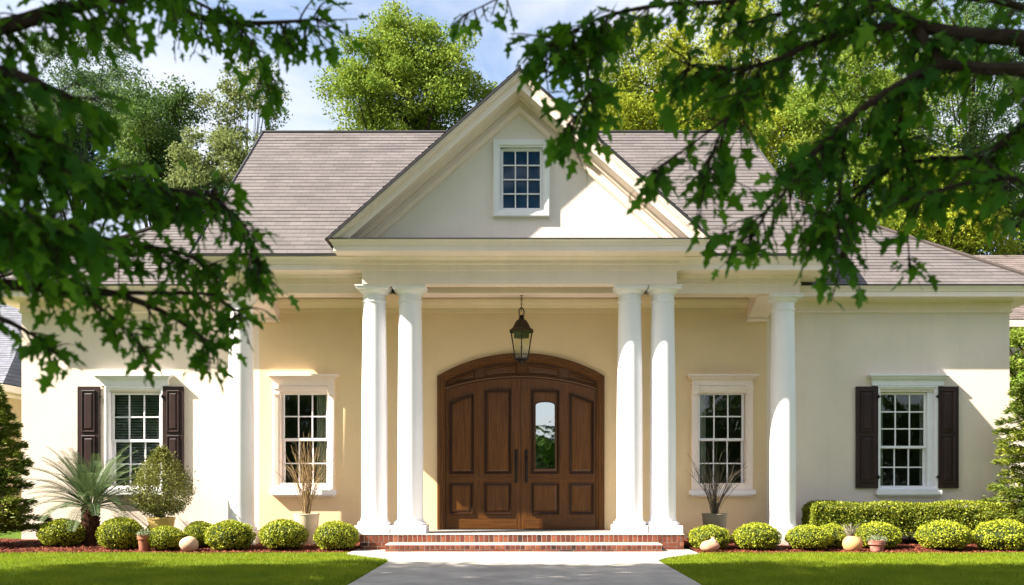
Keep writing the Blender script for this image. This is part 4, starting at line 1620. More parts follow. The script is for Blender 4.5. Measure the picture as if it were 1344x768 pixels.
# potted bush left
BX, BY = PX(212, 15.35), 15.35
bush = thing('potted_bush', 'bushy small leaved shrub in a yellowish pot right of the sago palm', 'potted shrub', (BX, BY, 0))
z1 = PZ(679, BY)
pot_mesh(BX, BY, 0.08, z1, 0.15, 0.215, 0.02).build('pot', M['pot_yellow'], bush, smooth=40)
soil(BX, BY, z1 - 0.03, 0.19, bush)
g = MB()
tops = []
for i in range(34):
    a = random.uniform(0, 2 * math.pi)
    r_ = 0.50 * math.sqrt(random.random())
    zt = z1 + random.uniform(0.35, 1.05) * (1 - 0.45 * r_ / 0.5)
    p0 = Vector((BX + random.uniform(-0.06, 0.06), BY + random.uniform(-0.06, 0.06), z1 - 0.04))
    p2 = Vector((BX + r_ * math.cos(a), BY + r_ * math.sin(a) * 0.8, zt))
    pm = p0.lerp(p2, 0.5) + Vector((0, 0, 0.06))
    g.tube([p0, pm, p2], [0.010, 0.007, 0.003], 4)
    tops.append(p2)
g.build('stems', M['bark_pale'], bush)
nb = 10500
zz = rng.random(nb)
rad = np.interp(zz, [0, 0.12, 0.35, 0.6, 0.8, 1.0], [0.22, 0.40, 0.53, 0.44, 0.26, 0.06])
aa = rng.uniform(0, 2 * math.pi, nb)
rr = rad * np.sqrt(rng.random(nb)) ** 0.6 * (1 + 0.12 * np.sin(aa * 5 + zz * 9) + 0.10 * rng.normal(size=nb))
c = np.stack([BX + rr * np.cos(aa), BY + rr * np.sin(aa) * 0.85, z1 + 0.06 + zz * 1.06 + 0.04 * rng.normal(size=nb)], 1)
d = unit(rng.normal(size=(nb, 3)) + np.stack([np.cos(aa), np.sin(aa), np.full(nb, 0.6)], 1) * 0.6)
L = rng.uniform(0.025, 0.05, nb)
v, f = leaf_quads(c, d, unit(rng.normal(size=(nb, 3)) + np.array([-0.3, -0.6, 0.6])), L, L * 0.55)
np_mesh('foliage', v, f, M['bush'], bush)

# small terracotta pot, left
def small_pot(px, D, pt, pb, wpx, mat, label, wob=None, n=500, hh=0.10):
    x = PX(px, D)
    z0, z1 = bed_z(x, D) - 0.005, PZ(pt, D)
    r_ = wpx / 2 / FPX * D
    t = thing('terracotta_pot', label, 'flower pot', (x, D, 0))
    g = pot_mesh(x, D, z0, z1, r_ * 0.70, r_ * 0.88, 0.022, wob=wob)
    g.lathe(x, D, [(r_ * 0.92, z1 - 0.07), (r_ * 1.0, z1 - 0.068), (r_ * 1.0, z1 - 0.004), (r_ * 0.92, z1 - 0.002)], 28, cap=False, wob=wob)
    g.build('pot', mat, t, smooth=40)
    soil(x, D, z1 - 0.02, r_ * 0.8, t)
    aa = rng.uniform(0, 2 * math.pi, n)
    rr = r_ * 1.1 * np.sqrt(rng.random(n))
    c = np.stack([x + rr * np.cos(aa), D + rr * np.sin(aa), z1 - 0.02 + rng.random(n) * hh * (1.2 - rr / r_ * 0.7)], 1)
    d = unit(rng.normal(size=(n, 3)) + np.array([0, 0, 0.8]))
    v, f = leaf_quads(c, d, unit(rng.normal(size=(n, 3))), rng.uniform(0.02, 0.05, n), 0.013)
    np_mesh('plant', v, f, M['succulent'], t)


small_pot(189.5, 14.68, 702, 719, 18, M['terracotta'], 'small terracotta pot with a pale succulent left of the smooth boulder')
small_pot(1151, 14.5, 709, 727, 22, M['terracotta_pink'], 'pinkish ribbed terracotta pot with a small plant at the lawn edge',
          wob=lambda a, z: 1 + 0.05 * math.sin(a * 2 + z * 60))


def stone(px, D, wpx, pt, pb, mat, name, label, cat, seed, sq=1.0):
    x = PX(px, D)
    r_ = wpx / 2 / FPX * D
    zt, z0 = PZ(pt, D), bed_z(x, D) - 0.015
    rz = (zt - z0) / 2
    bm = bmesh.new()
    bmesh.ops.create_icosphere(bm, subdivisions=4, radius=1.0)
    rs = random.Random(seed)
    ph = [rs.uniform(0, 6) for _ in range(6)]
    for vt in bm.verts:
        c_ = vt.co
        k = 1 + 0.05 * math.sin(c_.x * 2.2 + ph[0]) + 0.04 * math.sin(c_.y * 2.6 + ph[1] + c_.z) + 0.03 * math.sin(c_.z * 3.3 + ph[2] + c_.x * 2)
        vt.co = Vector((c_.x * k * r_, c_.y * k * r_ * 0.9, c_.z * k * rz * (1 if c_.z > 0 else 0.95)))
    me = bpy.data.meshes.new(name)
    bm.to_mesh(me)
    bm.free()
    for p in me.polygons:
        p.use_smooth = True
    me.materials.append(mat)
    o = bpy.data.objects.new(name, me)
    COL.objects.link(o)
    o.location = (x, D, z0 + rz)
    tag(o, label, cat)
    return o


stone(248.5, 14.62, 25, 704, 722, M['boulder'], 'boulder', 'smooth egg shaped tan boulder on the mulch left of the outer column', 'boulder', 3)
ps = stone(932, 14.55, 26, 709, 725, M['pink_stone'], 'pink_stone', 'rounded pinkish stone with a pale knob on the mulch beside the steps', 'stone', 5)
g = MB()
sx_ = PX(935, 14.6)
g.lathe(sx_, 14.55, [(0.075, PZ(712, 14.55)), (0.07, PZ(709.5, 14.55)), (0.035, PZ(707.8, 14.55)), (0.025, PZ(706.5, 14.55)), (0.03, PZ(705.5, 14.55)), (0.01, PZ(704.8, 14.55))], 18)
kb = g.build('knob', M['boulder'], None, smooth=50)
kb.parent = ps
kb.matrix_parent_inverse = Matrix.Translation(-ps.location)

# round orange pot with a tuft of dry grass
OXX, OD = PX(1119, 14.62), 14.62
opot = thing('round_pot', 'round orange clay pot with a tuft of dry grey grass', 'flower pot', (OXX, OD, 0))
r_ = 13 / FPX * OD
z0, z1 = bed_z(OXX, OD) - 0.005, PZ(703.5, OD)
g = MB()
H = z1 - z0
g.lathe(OXX, OD, [(r_ * 0.55, z0), (r_ * 0.86, z0 + H * 0.18), (r_ * 1.0, z0 + H * 0.45), (r_ * 0.95, z0 + H * 0.68), (r_ * 0.72, z0 + H * 0.90), (r_ * 0.52, z0 + H * 0.97), (r_ * 0.50, z0 + H * 1.0), (r_ * 0.42, z0 + H * 0.98), (r_ * 0.4, z0 + H * 0.9)], 28)
g.build('pot', M['clay'], opot, smooth=50)
g = MB()
for i in range(80):
    a = random.uniform(0, 2 * math.pi)
    o_ = Vector((math.cos(a), math.sin(a), 0))
    b_ = Vector((OXX - 0.03, OD, z1 - 0.03)) + o_ * random.uniform(0, 0.05)
    L_ = random.uniform(0.10, 0.24)
    g.tube([b_, b_ + o_ * 0.03 + Vector((0, 0, L_ * 0.6)), b_ + o_ * random.uniform(0.05, 0.15) + Vector((0, 0, L_))], [0.004, 0.003, 0.001], 3)
g.build('dry_grass', M['tuft'], opot)


# ------------------------------------------------------------------ evergreens at both ends of the house
def evergreen(x, y, h, rad, nb, label, seed, low=0.1):
    rs = np.random.default_rng(seed)
    t = thing('evergreen', label, 'evergreen', (x, y, 0), 'layered evergreens at the house corners')
    g = MB()
    g.tube([(x, y, -0.05), (x + 0.02, y, h * 0.5), (x, y, h * 0.97)], [0.05, 0.035, 0.008], 7)
    fv, fc, o_ = [], [], 0
    for i in range(nb):
        z = h * (low + (0.98 - low) * (i + rs.random()) / nb)
        prof = (1 - (z / h)) ** 0.75 * (0.75 + 0.35 * rs.random()) + 0.05
        Lb = rad * prof
        a = i * 2.39996 + rs.normal(0, 0.3)
        out = np.array([math.cos(a), math.sin(a) * 0.75, 0])
        k = np.linspace(0, 1, 7)
        ctr = np.array([x, y, z]) + out[None] * (Lb * k)[:, None]
        ctr[:, 2] += 0.16 * Lb * k + 0.05 * np.sin(k * 3 + i) - 0.10 * Lb * k ** 3
        ctr[:, 1] = np.minimum(ctr[:, 1], D_WALL - 0.05)
        g.tube([tuple(p) for p in ctr], [0.012 * (1 - 0.8 * q) + 0.002 for q in k], 4)
        n = int(110 + 520 * Lb / rad)
        u_ = rs.random(n) ** 0.65
        p = np.stack([np.interp(u_, k, ctr[:, j]) for j in range(3)], 1)
        sdv = np.array([-out[1], out[0], 0])
        p += sdv[None] * (rs.normal(0, 0.16, n) * Lb * (1.15 - 0.7 * u_))[:, None]
        p[:, 2] += rs.normal(0, 0.028, n) - 0.02
        p[:, 1] = np.minimum(p[:, 1], D_WALL - 0.03)
        d = unit(out[None] * 0.9 + sdv[None] * rs.normal(0, 0.6, n)[:, None] + np.array([0, 0, 1]) * rs.normal(0.12, 0.3, n)[:, None])
        v, f = leaf_quads(p, d, unit(np.array([0, 0, 1.0]) + rs.normal(0, 0.5, (n, 3))), rs.uniform(0.05, 0.11, n), 0.024)
        fv.append(v)
        fc.append(f + o_)
        o_ += len(v)
    g.build('trunk', M['bark'], t)
    np_mesh('foliage', np.concatenate(fv), np.concatenate(fc), M['evergreen'], t)


evergreen(PX(-6, 15.4), 15.4, 2.75, 0.86, 95, 'dark layered evergreen at the left corner of the house', 11)
evergreen(PX(1366, 15.6), 15.6, 3.75, 1.15, 120, 'golden green layered evergreen at the right corner of the house', 12)


# ------------------------------------------------------------------ trees
def tree(name, label, x, y, h, trunk_r, blobs, nleaf, leaf, mat, seed, bark='bark', group=None, clumps=60, cl_r=0.5, fork=0.35, ok=None, cat='tree', spread=1.0):
    """blobs: ellipsoids (dx, dy, z, rx, ry, rz); clumps of leaves fill them and limbs reach the clumps"""
    rs = np.random.default_rng(seed)
    t = thing(name, label, cat, (x, y, 0), group)
    vol = np.array([b[3] * b[4] * b[5] for b in blobs])
    pick = rs.choice(len(blobs), clumps, p=vol / vol.sum())
    ctr = []
    for k in pick:
        b = blobs[k]
        q = unit(rs.normal(size=3)) * rs.random() ** 0.42
        ctr.append([x + b[0] + q[0] * b[3], y + b[1] + q[1] * b[4], b[2] + q[2] * b[5]])
    ctr = np.array(ctr)
    if ok is not None:
        ctr = ctr[ok(ctr)]
    per = max(10, int(nleaf * 1.3) // len(ctr))
    cs_, ds_ = [], []
    for c in ctr:
        rad = cl_r * rs.uniform(0.6, 1.35)
        q = unit(rs.normal(size=(per, 3))) * (rs.random(per) ** 0.5)[:, None] * rad
        q[:, 2] *= 0.62
        cs_.append(c + q)
        ds_.append(q / rad)
    cs_, ds_ = np.concatenate(cs_), np.concatenate(ds_)
    if ok is not None:
        k = ok(cs_)
        cs_, ds_ = cs_[k], ds_[k]
    n = len(cs_)
    d = unit(rs.normal(size=(n, 3)) + ds_ * 0.7)
    nn = unit(rs.normal(size=(n, 3)) * 0.8 + ds_ + np.array([0, 0, 0.5]))
    L = rs.uniform(0.65, 1.35, n) * leaf
    v, f = leaf_quads(cs_, d, nn, L, L * 0.6)
    np_mesh('crown', v, f, mat, t)
    g = MB()
    zf = h * fork
    lean = rs.normal(0, 0.15, 2)
    top = np.array([x + lean[0], y + lean[1], h * 0.86])
    fk = np.array([x + lean[0] * 0.3, y + lean[1] * 0.3, zf])
    g.tube([(x, y, -0.2), (x, y, 0.3), tuple(fk), tuple((fk + top) / 2), tuple(top)], [trunk_r * 1.5, trunk_r * 1.1, trunk_r * 0.85, trunk_r * 0.5, trunk_r * 0.12], 9)
    for c in ctr[: min(len(ctr), 30)]:
        u_ = rs.uniform(0, 0.75)
        zs_ = min(zf + (top[2] - zf) * u_, c[2] - 0.2)
        zs_ = max(zs_, zf * 0.8)
        w_ = np.clip((zs_ - zf) / (top[2] - zf), 0, 1)
        s0 = fk + (top - fk) * w_
        s0[2] = zs_
        m = (s0 + c) / 2
        m[2] += 0.08 * np.linalg.norm(c - s0) * rs.uniform(-0.5, 1)
        r0 = trunk_r * 0.33 * (1 - 0.6 * w_)
        g.tube([tuple(s0), tuple(m), tuple(c)], [r0, r0 * 0.6, r0 * 0.18], 5)
    g.build('trunk', M[bark], t)
    return t


def bg_tree(label, px, pt, pb, wpx, D, nleaf, mat, seed, leaf=0.102, bark='bark', clumps=80, cl=0.55, dy=2.0, parts=None, fork=0.45, trunk_r=0.2):
    """a tree behind the house: crown spanning pixels pt..pb and wpx wide at distance D"""
    x = PX(px, D)
    zt, zb = PZ(pt, D), PZ(pb, D)
    rx = wpx / 2 / FPX * D
    if parts is None:
        parts = [(0, 0, 0.5, 1.0, 0.5), (-0.35, 0, 0.35, 0.65, 0.35), (0.4, 0, 0.38, 0.6, 0.36), (0.05, 0, 0.78, 0.5, 0.24)]
    H = zt - zb
    blobs = [(a * rx, b * dy, zb + c * H, s * rx, s * max(dy, 0.8 * rx), e * H) for a, b, c, s, e in parts]
    return tree('tree', label, x, D, zt, trunk_r, blobs, nleaf, leaf, mat, seed, bark, 'trees beyond the house', clumps, cl, fork)


bg_tree('tall blue green tree with bare limbs showing, behind the left wing', 105, 42, 260, 200, 36, 36000, M['leaf_blue'], 21, clumps=100, cl=0.75)
bg_tree('dense dark green tree right of the tall blue green one, above the left wing roof', 205, 100, 260, 125, 33, 20000, M['leaf_deep'], 22, clumps=70, cl=0.6)
bg_tree('sparse pale tree with thin bare stems left of the roof ridge', 322, 78, 240, 120, 34, 5200, M['leaf_pale'], 23, leaf=0.11, clumps=60, cl=0.5, fork=0.25, trunk_r=0.13, bark='bark_pale',
        parts=[(0.1, 0, 0.75, 0.8, 0.25), (-0.5, 0, 0.6, 0.45, 0.2), (0.2, 0, 0.3, 0.5, 0.25)])
bg_tree('low yellow green tree beneath the sparse one, beside the roof edge', 285, 165, 300, 110, 30, 14000, M['leaf_pale'], 24, clumps=45, cl=0.55)
bg_tree('large bright green tree rising behind the ridge left of the gable', 532, 8, 255, 228, 33, 56000, M['leaf_bright'], 25, clumps=150, cl=0.66,
        parts=[(0, 0, 0.55, 0.85, 0.42), (-0.45, 0, 0.42, 0.55, 0.30), (0.45, 0, 0.55, 0.55, 0.30), (0.15, 0, 0.82, 0.5, 0.18), (-0.25, 0, 0.72, 0.5, 0.2)])
bg_tree('golden green rounded tree rising behind the ridge right of the gable', 850, 30, 290, 215, 31, 46000, M['leaf_gold'], 26, clumps=140, cl=0.68)
bg_tree('tall golden tree behind the right end of the ridge', 975, -50, 290, 250, 35, 46000, M['leaf_gold'], 27, clumps=150, cl=0.8)
bg_tree('tall green tree behind the right wing, next to the golden one', 1120, -50, 330, 260, 33, 52000, M['leaf_bright'], 28, clumps=160, cl=0.8)
bg_tree('dark green tree behind the neighbouring brown roof at the right', 1275, -60, 360, 290, 37, 56000, M['leaf_deep'], 29, clumps=180, cl=0.9)
bg_tree('golden topped low tree in front of the dark one, above the right hip roof', 1225, 205, 380, 190, 30.5, 30000, M['leaf_gold'], 30, clumps=100, cl=0.6)
bg_tree('deep green low tree beside the brown neighbouring roof', 1330, 190, 400, 160, 36, 20000, M['leaf_deep'], 31, clumps=70, cl=0.65)
bg_tree('bushy green tree in the gap between the house and its left neighbour', 8, 250, 470, 150, 33, 18000, M['leaf_deep'], 32, clumps=60, cl=0.7)
bg_tree('small green tree in the gap at the right corner of the house', 1352, 405, 520, 90, 24, 9000, M['leaf_bright'], 33, clumps=35, cl=0.45)


# ------------------------------------------------------------------ neighbouring houses
def neighbour(label, x0, x1, yf, yr, ez, rz, roof_mat, wall_mat, hip=1.5):
    t = thing('house', label, 'house', ((x0 + x1) / 2, yf, 0), 'neighbouring houses')
    g = MB()
    g.box(x0 + 0.4, x1 - 0.4, yf + 0.4, 2 * yr - yf - 0.4, 0, ez)
    g.build('wall', wall_mat, t)
    g = MB()
    yb_ = 2 * yr - yf
    shingles(g, (x0, yf, ez), (x1, yf, ez), (x1 - hip, yr, rz), (x0 + hip, yr, rz))
    shingles(g, (x1, yf, ez), (x1, yb_, ez), (x1 - hip, yr, rz), (x1 - hip, yr, rz))
    shingles(g, (x0, yb_, ez), (x0, yf, ez), (x0 + hip, yr, rz), (x0 + hip, yr, rz))
    shingles(g, (x1, yb_, ez), (x0, yb_, ez), (x0 + hip, yr, rz), (x1 - hip, yr, rz))
    g.build('roof', roof_mat, t, fix=False)
    g = MB()
    g.sweep_plan([(x0 + 0.4, yb_ - 0.4), (x0 + 0.4, yf + 0.4), (x1 - 0.4, yf + 0.4), (x1 - 0.4, yb_ - 0.4)], [(0, ez - 0.3), (0.05, ez - 0.3), (0.05, ez - 0.2), (0.38, ez - 0.2), (0.40, ez - 0.02), (0, ez - 0.01)])
    g.build('cornice', M['trim'], t)
    return t


neighbour('cream house with a blue grey roof beyond the left corner', -27, PX(34, 24) - 0.6, 24, 28.5, PZ(503, 24), PZ(400, 28.5), M['shingle_c'], M['neighbour_wall'])
neighbour('house with a brown shingle roof beyond the right wing', PX(1215, 28), 30, 25, 28.5, PZ(419, 25), PZ(335, 28.5), M['shingle_b'], M['stucco'], hip=0.6)

# ------------------------------------------------------------------ maples over the camera
# leaf outline: half of it, from the stalk to the tip
HALF = [(-0.05, 0.07), (-0.02, 0.34), (0.19, 0.20), (0.46, 0.54), (0.47, 0.28), (0.60, 0.14), (0.76, 0.19)]
MID = [(0, 0), (0.3, 0), (0.6, 0), (1.0, 0)]
TPL = np.array(MID + HALF + [(a, -b) for a, b in HALF])
TRI = []
for side in (0, 1):
    p = [4 + side * 7 + i for i in range(7)]
    tri = [(0, p[0], p[1]), (0, p[1], p[2]), (0, p[2], 1), (1, p[2], p[3]), (1, p[3], p[4]), (1, p[4], p[5]), (1, p[5], 2), (2, p[5], p[6]), (2, p[6], 3)]
    TRI += [t if side == 0 else (t[0], t[2], t[1]) for t in tri]
TRI = np.array(TRI)


def maple_leaves(c, d, nrm, L):
    n = len(c)
    s = unit(np.cross(nrm, d))
    nn = unit(np.cross(d, s))
    fold = rng.uniform(0.02, 0.30, n)[:, None]
    curl = rng.uniform(-0.05, 0.35, n)[:, None]
    wid = rng.uniform(0.68, 0.95, n)[:, None]
    X = np.broadcast_to(TPL[:, 0], (n, 18))
    Y = TPL[:, 1] * wid
    Z = fold * np.abs(Y) - curl * X ** 2
    v = c[:, None] + (d[:, None] * X[..., None] + s[:, None] * Y[..., None] + nn[:, None] * Z[..., None]) * L[:, None, None]
    f = (TRI[None] + (np.arange(n) * 18)[:, None, None]).reshape(-1, 3)
    return v.reshape(-1, 3), f


def P3(px, py, D):
    x, z = P(px, py, D)
    return Vector((x, D, z))


def smooth_line(pts_, k=6):
    """Catmull-Rom through the points"""
    out = []
    q = [pts_[0]] + list(pts_) + [pts_[-1]]
    for i in range(1, len(q) - 2):
        for j in range(k):
            t = j / k
            a, b, c, d = q[i - 1], q[i], q[i + 1], q[i + 2]
            out.append(0.5 * ((2 * b) + (c - a) * t + (2 * a - 5 * b + 4 * c - d) * t * t + (3 * b - a - 3 * c + d) * t ** 3))
    out.append(pts_[-1])
    return out


DENS = 0.85


def near_maple(label, trunk_xy, trunk_h, trunk_r, branches, crown_blobs, seed, crown_leaves, clumps):
    rs = np.random.default_rng(seed)
    tx, ty = trunk_xy
    t = thing('maple_tree', label, 'tree', (tx, ty, 0), 'maples over the front lawn')
    wood = MB()
    wood.tube([(tx, ty, -0.2), (tx, ty, 0.4), (tx + 0.05, ty, 2.5), (tx, ty + 0.1, 5.0), (tx, ty, trunk_h)], [trunk_r * 1.5, trunk_r * 1.1, trunk_r, trunk_r * 0.75, trunk_r * 0.25], 12)
    C_, D_, N_, L_ = [], [], [], []
    tw = MB()
    for br in branches:
        line = [Vector((tx, ty, br['z']))] if br.get('root', True) else []
        line += [P3(*p) for p in br['pts']]
        if br.get('root', True):
            mid = (line[0] + line[1]) / 2 + Vector((rs.normal(0, 0.05), rs.normal(0, 0.15), rs.normal(0.06, 0.10)))
            line.insert(1, mid)
        sm = smooth_line(line)
        r0, r1 = br['r']
        m = len(sm)
        wood.tube(sm, [r0 + (r1 - r0) * (i / (m - 1)) ** 0.8 for i in range(m)], 7)
        i0 = int(m * br.get('start', 0.2))
        for k in range(int(br['n'] * DENS * (0.85 if tx < 0 else 1.0))):
            i = rs.integers(i0, m - 1)
            if k < 3:
                i = m - 2 - k
            p0 = sm[i]
            tan = (sm[min(i + 1, m - 1)] - sm[max(0, i - 1)]).normalized()
            lt = rs.uniform(*br.get('len', (0.06, 0.20)))
            dirv = tan * rs.uniform(0.1, 0.9) + Vector(rs.normal(0, 0.55, 3)) + Vector((0, 0, -br.get('droop', 0.22)))
            dirv.normalize()
            pts_ = [p0]
            nseg = 5
            for q in range(1, nseg + 1):
                dirv = (dirv + Vector((0, 0, -0.10)) + Vector(rs.normal(0, 0.10, 3))).normalized()
                pts_.append(pts_[-1] + dirv * lt / nseg)
            tw.tube(pts_, [0.0042 * (1 - 0.6 * q / nseg) for q in range(nseg + 1)], 4)
            nl = max(3, int(lt / 0.034))
            for q in range(nl):
                u_ = (q + 0.6) / nl * nseg
                k0 = min(nseg - 1, int(u_))
                pp = pts_[k0].lerp(pts_[k0 + 1], min(1, u_ - k0))
                td = (pts_[k0 + 1] - pts_[k0]).normalized()
                sd_ = td.cross(Vector((0, 0, 1)))
                if sd_.length < 0.05:
                    sd_ = Vector((1, 0, 0))
                sd_.normalize()
                s = -1 if q % 2 else 1
                stalk = (sd_ * s * 0.8 + td * 0.5 + Vector((0, 0, -0.3)) + Vector(rs.normal(0, 0.3, 3))).normalized()
                ls = rs.uniform(0.02, 0.055)
                e = pp + stalk * ls
                tw.tube([pp, e], [0.0014, 0.001], 3, cap=False)
                ax = (stalk * 0.9 + td * 0.3 + Vector((0, 0, -0.38)) + Vector(rs.normal(0, 0.30, 3))).normalized()
                nr = Vector((rs.normal(0, 0.45), rs.normal(-0.25, 0.45), rs.normal(0.85, 0.30)))
                C_.append(e)
                D_.append(ax)
                N_.append(nr)
                L_.append((0.78 if tx < 0 else 0.84) * br.get('leaf', 0.088) * rs.uniform(0.5, 1.25))
    wood.build('trunk', M['bark'], t, smooth=50)
    tw.build('twigs', M['bark'], t)
    v, f = maple_leaves(np.array(C_), np.array(D_), unit(np.array(N_)), np.array(L_))
    np_mesh('low_foliage', v, f, M['leaf_maple'], t)

    def ok(p):                                               # high crown is unseen, shaped to shade lawn and boughs short of the house
        reach = p[:, 1] + 0.364 * p[:, 2] + 0.35 * np.sin(p[:, 0] * 1.3) + 0.2 * np.sin(p[:, 0] * 4.1 + p[:, 2])
        return (p[:, 2] > np.maximum(3.6, 1.6 + 0.60 * np.maximum(p[:, 1], 0)) + 0.15) & (reach < 12.45)
    ctr = []
    vol = np.array([b[3] * b[4] * b[5] for b in crown_blobs])
    for k in rs.choice(len(crown_blobs), clumps, p=vol / vol.sum()):
        b = crown_blobs[k]
        q = unit(rs.normal(size=3)) * rs.random() ** 0.4
        ctr.append([b[0] + q[0] * b[3], b[1] + q[1] * b[4], b[2] + q[2] * b[5]])
    ctr = np.array(ctr)
    ctr = ctr[ok(ctr)]
    per = crown_leaves // max(1, len(ctr))
    cs_ = []
    limbs = MB()
    for c in ctr:
        q = unit(rs.normal(size=(per, 3))) * (rs.random(per) ** 0.5)[:, None] * rs.uniform(0.5, 1.1)
        q[:, 2] *= 0.45
        cs_.append(c + q)
        z0 = min(trunk_h * 0.95, max(3.2, c[2] - rs.uniform(0.8, 2.0)))
        s0 = np.array([tx, ty, z0])
        m = (s0 + c) / 2
        m[2] += 0.3
        limbs.tube([tuple(s0), tuple(m), tuple(c)], [trunk_r * 0.3, trunk_r * 0.18, 0.012], 5)
    cs_ = np.concatenate(cs_)
    cs_ = cs_[ok(cs_)]
    n = len(cs_)
    d = unit(rs.normal(size=(n, 3)) + np.array([0, 0, -0.3]))
    v, f = leaf_quads(cs_, d, unit(rs.normal(size=(n, 3)) * 0.5 + np.array([0, 0, 1])), rs.uniform(0.11, 0.20, n), rs.uniform(0.09, 0.15, n))
    np_mesh('crown', v, f, M['leaf_crown'], t)
    limbs.build('limbs', M['bark'], t)
    return t


LEFT = [
    dict(z=3.0, pts=[(-120, 40, 3.1), (0, 35, 3.0), (70, 15, 3.0), (150, 0, 3.1), (230, -15, 3.2)], r=(0.05, 0.010), n=95, start=0.35),
    dict(z=3.1, pts=[(-80, -60, 3.3), (100, -50, 3.4), (190, -15, 3.5), (255, 20, 3.6), (320, 30, 3.6), (385, 28, 3.6), (418, 24, 3.6)], r=(0.04, 0.003), n=76, start=0.45),
    dict(z=3.0, pts=[(210, -20, 3.5), (290, 20, 3.5), (335, 60, 3.5), (345, 100, 3.5)], r=(0.008, 0.003), n=30, root=False, start=0.2, len=(0.05, 0.14)),
    dict(z=2.6, pts=[(-140, 90, 2.6), (-60, 90, 2.6), (10, 95, 2.7), (70, 118, 2.8), (110, 135, 2.9)], r=(0.05, 0.006), n=44, start=0.4, leaf=0.10),
    dict(z=2.5, pts=[(-140, 205, 2.7), (-30, 200, 2.7), (70, 225, 2.8), (150, 240, 3.0), (215, 248, 3.2), (285, 256, 3.3)], r=(0.05, 0.004), n=120, start=0.35, droop=0.1),
    dict(z=2.4, pts=[(-140, 325, 3.0), (0, 322, 3.0), (50, 318, 3.1), (130, 280, 3.2), (210, 262, 3.3), (280, 268, 3.4), (318, 298, 3.4), (340, 345, 3.4)], r=(0.055, 0.003), n=100, start=0.3, droop=0.1),
    dict(z=2.4, pts=[(50, 318, 3.1), (130, 322, 3.2), (200, 325, 3.3), (245, 335, 3.4), (272, 352, 3.4)], r=(0.018, 0.003), n=46, root=False, start=0.15, droop=0.1),
    dict(z=2.2, pts=[(-140, 372, 3.1), (-20, 372, 3.1), (60, 378, 3.2), (140, 384, 3.3), (205, 405, 3.4), (255, 435, 3.4), (275, 455, 3.4)], r=(0.04, 0.0025), n=52, start=0.32, droop=0.12, len=(0.05, 0.15)),
    dict(z=2.2, pts=[(60, 378, 3.2), (120, 398, 3.2), (165, 432, 3.3), (192, 462, 3.3)], r=(0.010, 0.0025), n=20, root=False, start=0.2, len=(0.05, 0.13), droop=0.12),
    dict(z=2.2, pts=[(140, 384, 3.3), (225, 385, 3.4), (270, 386, 3.4), (300, 400, 3.4), (318, 415, 3.4)], r=(0.010, 0.0025), n=22, root=False, start=0.15, len=(0.05, 0.13), droop=0.12),
    dict(z=2.0, pts=[(-140, 412, 3.0), (-20, 415, 3.0), (30, 432, 3.1), (72, 462, 3.1)], r=(0.03, 0.003), n=24, start=0.4, len=(0.05, 0.13)),
    dict(z=2.4, pts=[(-140, 270, 2.5), (-60, 270, 2.5), (20, 282, 2.6), (100, 305, 2.7)], r=(0.04, 0.005), n=105, start=0.4, leaf=0.10),
    dict(z=2.4, pts=[(-140, 160, 2.6), (-60, 160, 2.6), (20, 170, 2.7), (70, 190, 2.8)], r=(0.03, 0.004), n=44, start=0.4, leaf=0.10),
]
